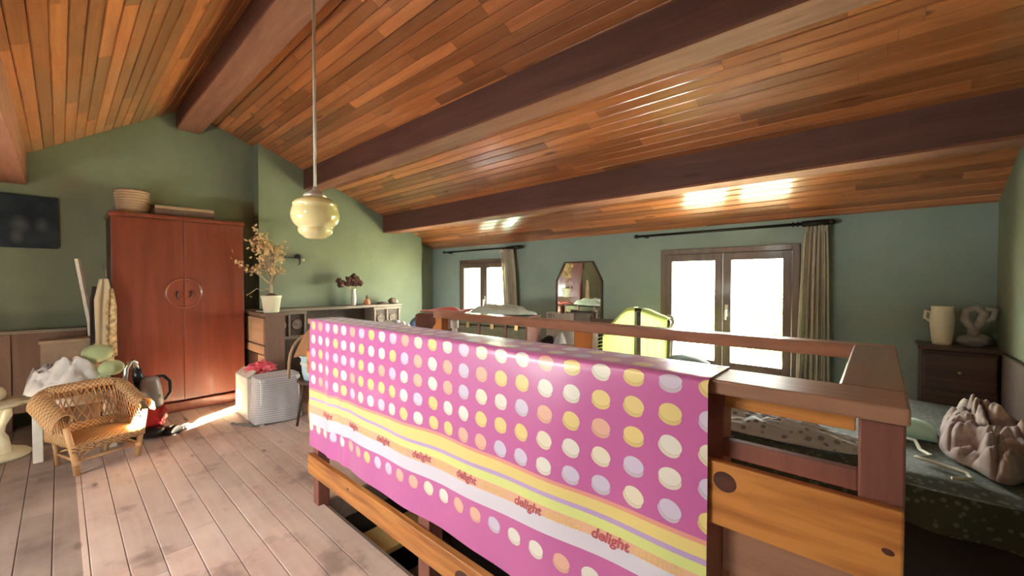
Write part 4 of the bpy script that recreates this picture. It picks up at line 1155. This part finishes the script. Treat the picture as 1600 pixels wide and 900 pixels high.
MB().box(-.302, .282, -.172, .172, .30, .315).build('seam', M['darkwood'], t)
for x_ in (-.27, .25): 
    for sy in (-1, 1): MB().box(x_ - .035, x_ + .035, sy * .172 - .004, sy * .172 + .004, .02, .08).build('corner_patch', M['darkwood'], t)
MB().lathe([(0, 0), (.012, 0), (.012, .006), (0, .008)], 12, mat=xf((-.303, -.05, .25), 0, -pi / 2, 0)).build('rivet', M['brass'], t)
def sheetgrid(cx_, cy_, z_, lx, ly, rot, seed, h=.03):
    ca, sa = cos(rot), sin(rot)
    def f(u, v):
        a = (u - .5) * lx; b = (v - .5) * ly
        return (cx_ + a * ca - b * sa, cy_ + a * sa + b * ca, z_ + h * (.5 + .5 * noise.noise(Vector((u * 3, v * 3, seed)))) + h * .6 * abs(sin(u * 5 + seed)) * v)
    return f
o = MB().grid(sheetgrid(-3.98, 3.22, .947, .62, .30, .25, 3, .05), 24, 14).build('red_cloth', M['red'], None, smooth=True, solid=.012); tag(o, 'coral red cloth lying over the suitcase', 'cloth')
o = heap('pale_clothes', M['pale'], -3.24, 3.42, .973, .42, .14, .13, 41, None, 6, rot=.23); tag(o, 'pale green and white folded clothes on the olive trunk', 'clothes')

# ------------------------------------------------------------------ tall mirror and the things in front of it
t = thing('wall_mirror', 'tall mirror with a clipped dark wood top between the windows', 'mirror', (-2.87, YB - .02, .5))
mx0, mx1, mz0, mz1 = -3.215, -2.52, .50, 1.60
outer = [(mx0, mz0), (mx1, mz0), (mx1, 1.355), (-2.655, mz1), (-3.08, mz1), (mx0, 1.355)]
cx_, cz_ = (mx0 + mx1) / 2, (mz0 + mz1) / 2
inner = [(cx_ + (x_ - cx_) * (1 - .055), cz_ + (z_ - cz_) * (1 - .036)) for x_, z_ in outer]
part('glass', MB().prism(inner, YB - .022, YB - .016, 'Y'), M['mirror'], t, 0)
mb = MB(); n = 6
b = mb.addv([(x_, YB - .036, z_) for x_, z_ in outer] + [(x_, YB - .036, z_) for x_, z_ in inner] + [(x_, YB - .002, z_) for x_, z_ in outer] + [(x_, YB - .018, z_) for x_, z_ in inner])
for i in range(n):
    j = (i + 1) % n
    mb.quad((b + i, b + j, b + n + j, b + n + i)); mb.quad((b + i, b + 2 * n + i, b + 2 * n + j, b + j)); mb.quad((b + n + i, b + n + j, b + 3 * n + j, b + 3 * n + i)); mb.quad((b + 2 * n + i, b + 3 * n + i, b + 3 * n + j, b + 2 * n + j))
part('mirror_frame', mb, M['darkwood'], t, .003)
def spindle(mb, x, y, z0, z1, r):
    L = z1 - z0
    mb.lathe([(0, 0), (r, 0), (r, L * .25), (r * .55, L * .3), (r * 1.15, L * .42), (r * .6, L * .55), (r * 1.1, L * .7), (r * .5, L * .84), (r * .95, L * .92), (0, L)], 12, c=(x, y, z0))
t = thing('spindle_chair', 'dark chair with turned finials in front of the tall mirror', 'chair', (-2.28, 3.95, 0))
for x_ in (-2.47, -2.09):
    mb = MB(); mb.box(x_ - .02, x_ + .02, 4.11, 4.15, 0, .72); spindle(mb, x_, 4.13, .72, 1.0, .024)
    part('back_post', mb, M['darkwood'], t, 0)
    part('leg', B(x_ - .02, x_ + .02, 3.74, 3.78, 0, .45), M['darkwood'], t)
part('seat', B(-2.50, -2.06, 3.73, 4.16, .451, .49), M['darkwood'], t, .008)
part('back_rail', B(-2.45, -2.11, 4.12, 4.14, .86, .92), M['darkwood'], t); part('back_rail', B(-2.45, -2.11, 4.12, 4.14, .56, .60), M['darkwood'], t)
for i in range(4):
    mb = MB(); spindle(mb, -2.40 + i * .08, 4.13, .60, .86, .014); part('spindle', mb, M['darkwood'], t, 0)
t = thing('blanket_chest', 'brown slatted low chest below the mirror beside the lime throw', 'chest', (-2.32, 3.53, 0))
for i in range(7): part('board', B(-2.54, -2.11, 3.40, 3.66, .06 + i * .088, .142 + i * .088), M['brownpanel'], t, .006)
part('foot', B(-2.51, -2.14, 3.42, 3.64, 0, .06), M['darkwood'], t)
o = MB().blob((-3.00, 3.95, .33), (.22, .15, .31), 21, .25, 2.2, 26, 18, 0).build('dark_bag', M['darkcloth'], None, smooth=True); tag(o, 'dark cloth bag heaped on the floor before the mirror', 'bag')
o = MB().blob((-2.645, 3.74, .40), (.10, .11, .36), 9, .15, 2.0, 22, 14, 0).build('grey_bundle', M['greycloth'], None, smooth=True); tag(o, 'grey rolled bundle standing right of the dark bag', 'bundle')
# a sheet of white cloth with ink scribble hanging over a rack, seen in front of the mirror's left half
t = thing('white_sheet', 'white sheet with inked figures hung over a rack before the mirror', 'sheet', (-2.98, 4.2, 0))
part('rack', MB().tube([(-3.15, 4.2, 0), (-3.15, 4.2, .93), (-2.78, 4.2, .93), (-2.78, 4.2, 0)], .012, 8), M['darkwood'], t, 0)
def sh_(u, v):
    x_ = -3.17 + .42 * u
    if v < .08: return (x_, 4.215 - v * .35, .95 + .008 * sin(u * 9))
    return (x_, 4.178 + .016 * sin(u * 12 + v * 2) * v, .95 - (v - .08) * .6 + .008 * sin(u * 9))
part('cloth', MB().grid(sh_, 30, 24), M['whitecloth'], t, 0, True, solid=.003)
cu = bpy.data.curves.new('txt', 'FONT'); cu.body = '57 l'; cu.size = .065
o = bpy.data.objects.new('txt', cu); COL.objects.link(o); me = bpy.data.meshes.new_from_object(o.evaluated_get(bpy.context.evaluated_depsgraph_get())); bpy.data.objects.remove(o)
inv = Vector(t.location)
for v_ in me.vertices: v_.co = Vector((-3.13 + v_.co.x, 4.165, .885 + v_.co.y)) - inv
me.materials.append(M['black']); o = bpy.data.objects.new('lettering', me); COL.objects.link(o); o.parent = t; lab(o, 'inked figures')

# ------------------------------------------------------------------ arched chair back under a lime throw
t = thing('arched_headboard', 'open arched dark headboard hung with a lime throw beside the large window', 'headboard', (-1.70, 3.62, 0))
arch = [(-2.06, .25), (-1.36, .25), (-1.36, .95)]
for i in range(13):
    a = i / 12; arch.append((-1.38 - .64 * a, .98 + .10 * sin(pi * (a * .9 + .05)) * 1.0 - .30 * max(0, a - .6) ** 1.2 * 2))
arch.append((-2.06, .62))
for x_ in (-2.05, -1.37): part('leg', B(x_ - .025, x_ + .025, 3.59, 3.64, 0, .62), M['darkwood'], t)
part('arch_rail', MB().tube([(-2.05, 3.615, .62)] + [(x_, 3.615, z_) for x_, z_ in arch[3:-1]][::-1] + [(-1.37, 3.615, .62)], .017, 10), M['darkwood'], t, 0, True)
part('centre_stile', B(-1.678, -1.638, 3.605, 3.627, .30, 1.06), M['darkwood'], t)
part('cross_rail', B(-2.05, -1.37, 3.605, 3.627, .28, .33), M['darkwood'], t)
lab(part('finial', MB().tube([(-1.36, 3.60, .50), (-1.35, 3.60, .80), (-1.335, 3.60, .90), (-1.36, 3.60, .94), (-1.335, 3.60, .985), (-1.345, 3.60, 1.03), (-1.385, 3.60, 1.045)], .014, 8), M['white'], t, 0, True), 'white curled finial')
def topof(x):
    a = min(1, max(0, (-1.38 - x) / .64)); return .985 + .10 * sin(pi * (a * .9 + .05)) - .30 * max(0, a - .6) ** 1.2 * 2
def throwf(x0_, x1_, low, amp, y_):
    def f(u, v):
        x_ = x0_ + (x1_ - x0_) * u; zt = topof(x_) + .012
        if v < .12: return (x_, 3.66 - (v / .12) * (3.66 - y_), zt + .004 * sin(u * 8))
        k = (v - .12) / .88
        return (x_ + .03 * k * sin(u * 3), y_ + amp * sin(u * 24) * k - .012 * k, zt - k * (zt - low))
    return f
th = thing('throw', 'lime green fringed throw hanging in two falls over the arched headboard', 'throw', (-1.70, 3.6, .45))
part('left_fall', MB().grid(throwf(-2.02, -1.69, .46, .006, 3.585), 26, 26), M['lime'], th, 0, True, solid=.006)
part('right_fall', MB().grid(throwf(-1.62, -1.38, .42, .016, 3.58), 44, 26), M['lime'], th, 0, True, solid=.006)
for i in range(9):
    z = .80 - i * .036; part('tassel', MB().tube([(-2.015, 3.585, z), (-2.06, 3.578, z - .01), (-2.085, 3.575, z - .03)], [.007, .005, .003], 5), M['lime'], th, 0)
t = thing('floor_cushion', 'dark grey green cushion on a low stack by the large window', 'cushion', (-1.20, 3.62, 0))
part('cushion', MB().blob((-1.22, 3.62, .635), (.17, .15, .075), 3, .12, 2, 24, 12), plain('grey_green_cotton', (.10, .13, .11), .9), t, 0, True)
part('stool', B(-1.36, -1.08, 3.50, 3.74, .0, .57), M['darkwood'], t, .01)

# ------------------------------------------------------------------ curtains and poles
def curtain(name, xt0, xt1, xb0, xb1, z1, z0, folds, label):
    def f(u, v):
        g = v ** .6
        x_ = (xt0 + (xt1 - xt0) * u) * (1 - g) + (xb0 + (xb1 - xb0) * u) * g
        return (x_ + .004 * sin(u * 31), YB - .085 + (.026 * sin(u * 2 * pi * folds) + .012 * sin(u * 2 * pi * folds * 2.3 + 1)) * (.5 + .5 * v), z1 + (z0 - z1) * v + .006 * sin(u * 40) * (1 - v))
    c = thing(name, label, 'curtain', ((xb0 + xb1) / 2, YB - .085, z0), 0, 'curtains')
    part('panel', MB().grid(f, 120, 40), M['curtain'], c, 0, True, solid=.002)
    def hd(u, v):
        p = f(u, 0); return (p[0], p[1] - .0, z1 - .02 + v * .05 + .005 * sin(u * 50))
    part('heading', MB().grid(hd, 90, 3), M['curtain'], c, 0, True, solid=.008)
    return c
curtain('curtain', -4.20, -3.93, -4.10, -3.82, 1.785, .44, 5, 'gathered cream curtain at the right side of the small window')
curtain('curtain', -.485, -.325, -.545, -.295, 1.80, .42, 6, 'gathered cream curtain at the right side of the large window')
def pole(x0, x1, z0, z1, xb, label):
    p = thing('curtain_rod', label, 'curtain rod', ((x0 + x1) / 2, YB - .06, z0), 0, 'curtain rods')
    y = YB - .085
    part('rod', MB().tube([(x0, y, z0), (x1, y, z1)], .013, 10), M['iron'], p, 0, True)
    for x_, z_ in ((x0, z0), (x1, z1)):
        part('finial', MB().lathe([(0, -.028), (.014, -.024), (.021, -.01), (.023, .0), (.018, .014), (.010, .026), (0, .03)], 14, mat=xf((x_, y, z_), 0, pi / 2, 0)), M['iron'], p, 0, True)
    for x_ in xb:
        z_ = z0 + (z1 - z0) * (x_ - x0) / (x1 - x0)
        part('bracket', MB().tube([(x_, YB - .001, z_ - .012), (x_, y, z_ - .015)], .008, 8), M['iron'], p, 0)
    for k in range(6):
        x_ = x1 - .10 - k * .035; z_ = z0 + (z1 - z0) * (x_ - x0) / (x1 - x0)
        part('ring', MB().tube([(x_, y + .02 * cos(a), z_ + .02 * sin(a)) for a in [2 * pi * i / 14 for i in range(15)]], .004, 6, cap=False), M['iron'], p, 0, True)
    part('end_wrap', MB().tube([(x1 - .20, y, z1 - .002), (x1 - .02, y, z1)], .027, 10), M['iron'], p, 0, True)
pole(-5.51, -3.78, 1.835, 1.835, (-5.40, -3.85), 'thin dark curtain rod above the small window')
pole(-2.05, -.30, 1.853, 1.853, (-1.95, -.36), 'thin dark curtain rod above the large window')

# ------------------------------------------------------------------ right: bed, duvet, pillow, chest with two vases
t = thing('bed', 'bed under a dark spotted quilt behind the stair railing at the right', 'bed', (-.1, 3.1, 0))
part('base', B(-.93, .59, 2.46, 4.05, .0, .30), M['darkcloth'], t, .01)
part('mattress', B(-.94, .59, 2.44, 4.07, .301, .475), M['darkcloth'], t, .04)
def qf(u, v):
    x_ = -.97 + 1.56 * u
    if v < .72:
        k = v / .72; y_ = 4.08 - 1.66 * k
        return (x_, y_, .492 + .014 * noise.noise(Vector((x_ * 4, y_ * 4, 1))) - .02 * (k > .97))
    k = (v - .72) / .28
    return (x_ + .01 * sin(x_ * 20) * k, 2.425 - .02 * sin(k * 2) + .014 * sin(x_ * 23) * k, .478 - k * .16 + .01 * noise.noise(Vector((x_ * 6, 0, 3))))
part('headboard', B(.596, .626, 2.44, 4.06, 0, .88), M['darkwood'], t, .006)
q_ = part('quilt', MB().grid(qf, 70, 60), M['quilt'], t, 0, True, solid=.014, label='dark green quilt with pale spots')
o = heap('crumpled_sheet', M['sheet'], -.40, 2.66, .512, .42, .17, .10, 51, None, 13, nu=70, nv=50); tag(o, 'crumpled grey patterned sheet along the near edge of the bed', 'sheet')
o = MB().grid(lambda u, v: (.02 + .22 * u, 3.03 + .22 * v, .512 + .075 * (sin(pi * min(1, max(0, u))) * sin(pi * v)) ** .35), 30, 22).build('pillow', M['mint'], None, smooth=True, solid=.01)
tag(o, 'flat mint green pillow lying on the bed next to the corner post', 'pillow')
o = heap('mauve_duvet', M['mauve'], .41, 3.10, .512, .165, .48, .245, 61, None, 9, nu=110, nv=110, sharp=.85); tag(o, 'mauve patterned duvet thrown up in a crumpled heap on the bed', 'duvet')
mb = MB()
mb.tube([(.10, 2.98, .522), (.15, 2.95, .524), (.16, 2.82, .522), (.20, 2.75, .522), (.14, 2.69, .522), (.19, 2.66, .522), (.29, 2.60, .522), (.30, 2.54, .522), (.24, 2.50, .520)], .008, 6)
o = mb.build('cord', cloth('pale_cord', (.45, .45, .36)), None, smooth=True); tag(o, 'pale loose cord lying across the quilt', 'cord')
t = thing('chest_of_drawers', 'dark chest of drawers in the far right corner behind the bed', 'chest of drawers', (.43, 4.30, 0))
part('body', B(.235, .60, 4.14, 4.46, 0, .86), M['darkwood'], t, .006)
part('top', B(.215, .615, 4.115, 4.465, .861, .89), M['darkwood'], t, .006)
for z0_, z1_ in ((.60, .84), (.33, .58), (.06, .31)):
    d = part('drawer', B(.25, .59, 4.122, 4.139, z0_, z1_), M['brownpanel'] if False else M['darkwood'], t, .004)
    part('knob', MB().blob((.42, 4.112, (z0_ + z1_) / 2), (.013, .012, .013), 1, 0, 1, 10, 8), M['brass'], d, 0, True)
t = thing('jug', 'pale chipped jug with a small handle standing on the dark chest of drawers', 'jug', (.345, 4.27, .891))
MB().lathe([(0, 0), (.048, 0), (.052, .02), (.060, .10), (.066, .18), (.060, .235), (.056, .26), (.062, .275), (.056, .275), (.05, .25), (0, .24)], 28).build('body', M['ceramic'], t, smooth=True)
MB().tube([(-.055, -.01, .23), (-.085, -.01, .24), (-.09, -.01, .19), (-.062, -.01, .165)], .009, 8).build('handle', M['ceramic'], t, smooth=True)
t = thing('sculpture', 'dim pierced ceramic sculpture standing right of the pale jug', 'sculpture', (.50, 4.27, .891))
gs = plain('dim_grey_ceramic', (.30, .29, .25), .6, 0, 12, .3, .2)
MB().blob((0, 0, .045), (.08, .06, .045), 2, .2, 2, 22, 12, 0).build('foot', gs, t, smooth=True)
MB().tube([(.0, 0, .06), (-.005, 0, .13), (-.045, 0, .19), (-.035, 0, .25), (.01, 0, .275), (.045, 0, .235), (.03, 0, .17), (.0, 0, .13)], [.034, .030, .026, .026, .026, .026, .028, .028], 12).build('ring', gs, t, smooth=True)
MB().tube([(.03, 0, .17), (.085, 0, .20), (.095, 0, .26), (.05, 0, .265)], .018, 10).build('arm', gs, t, smooth=True)
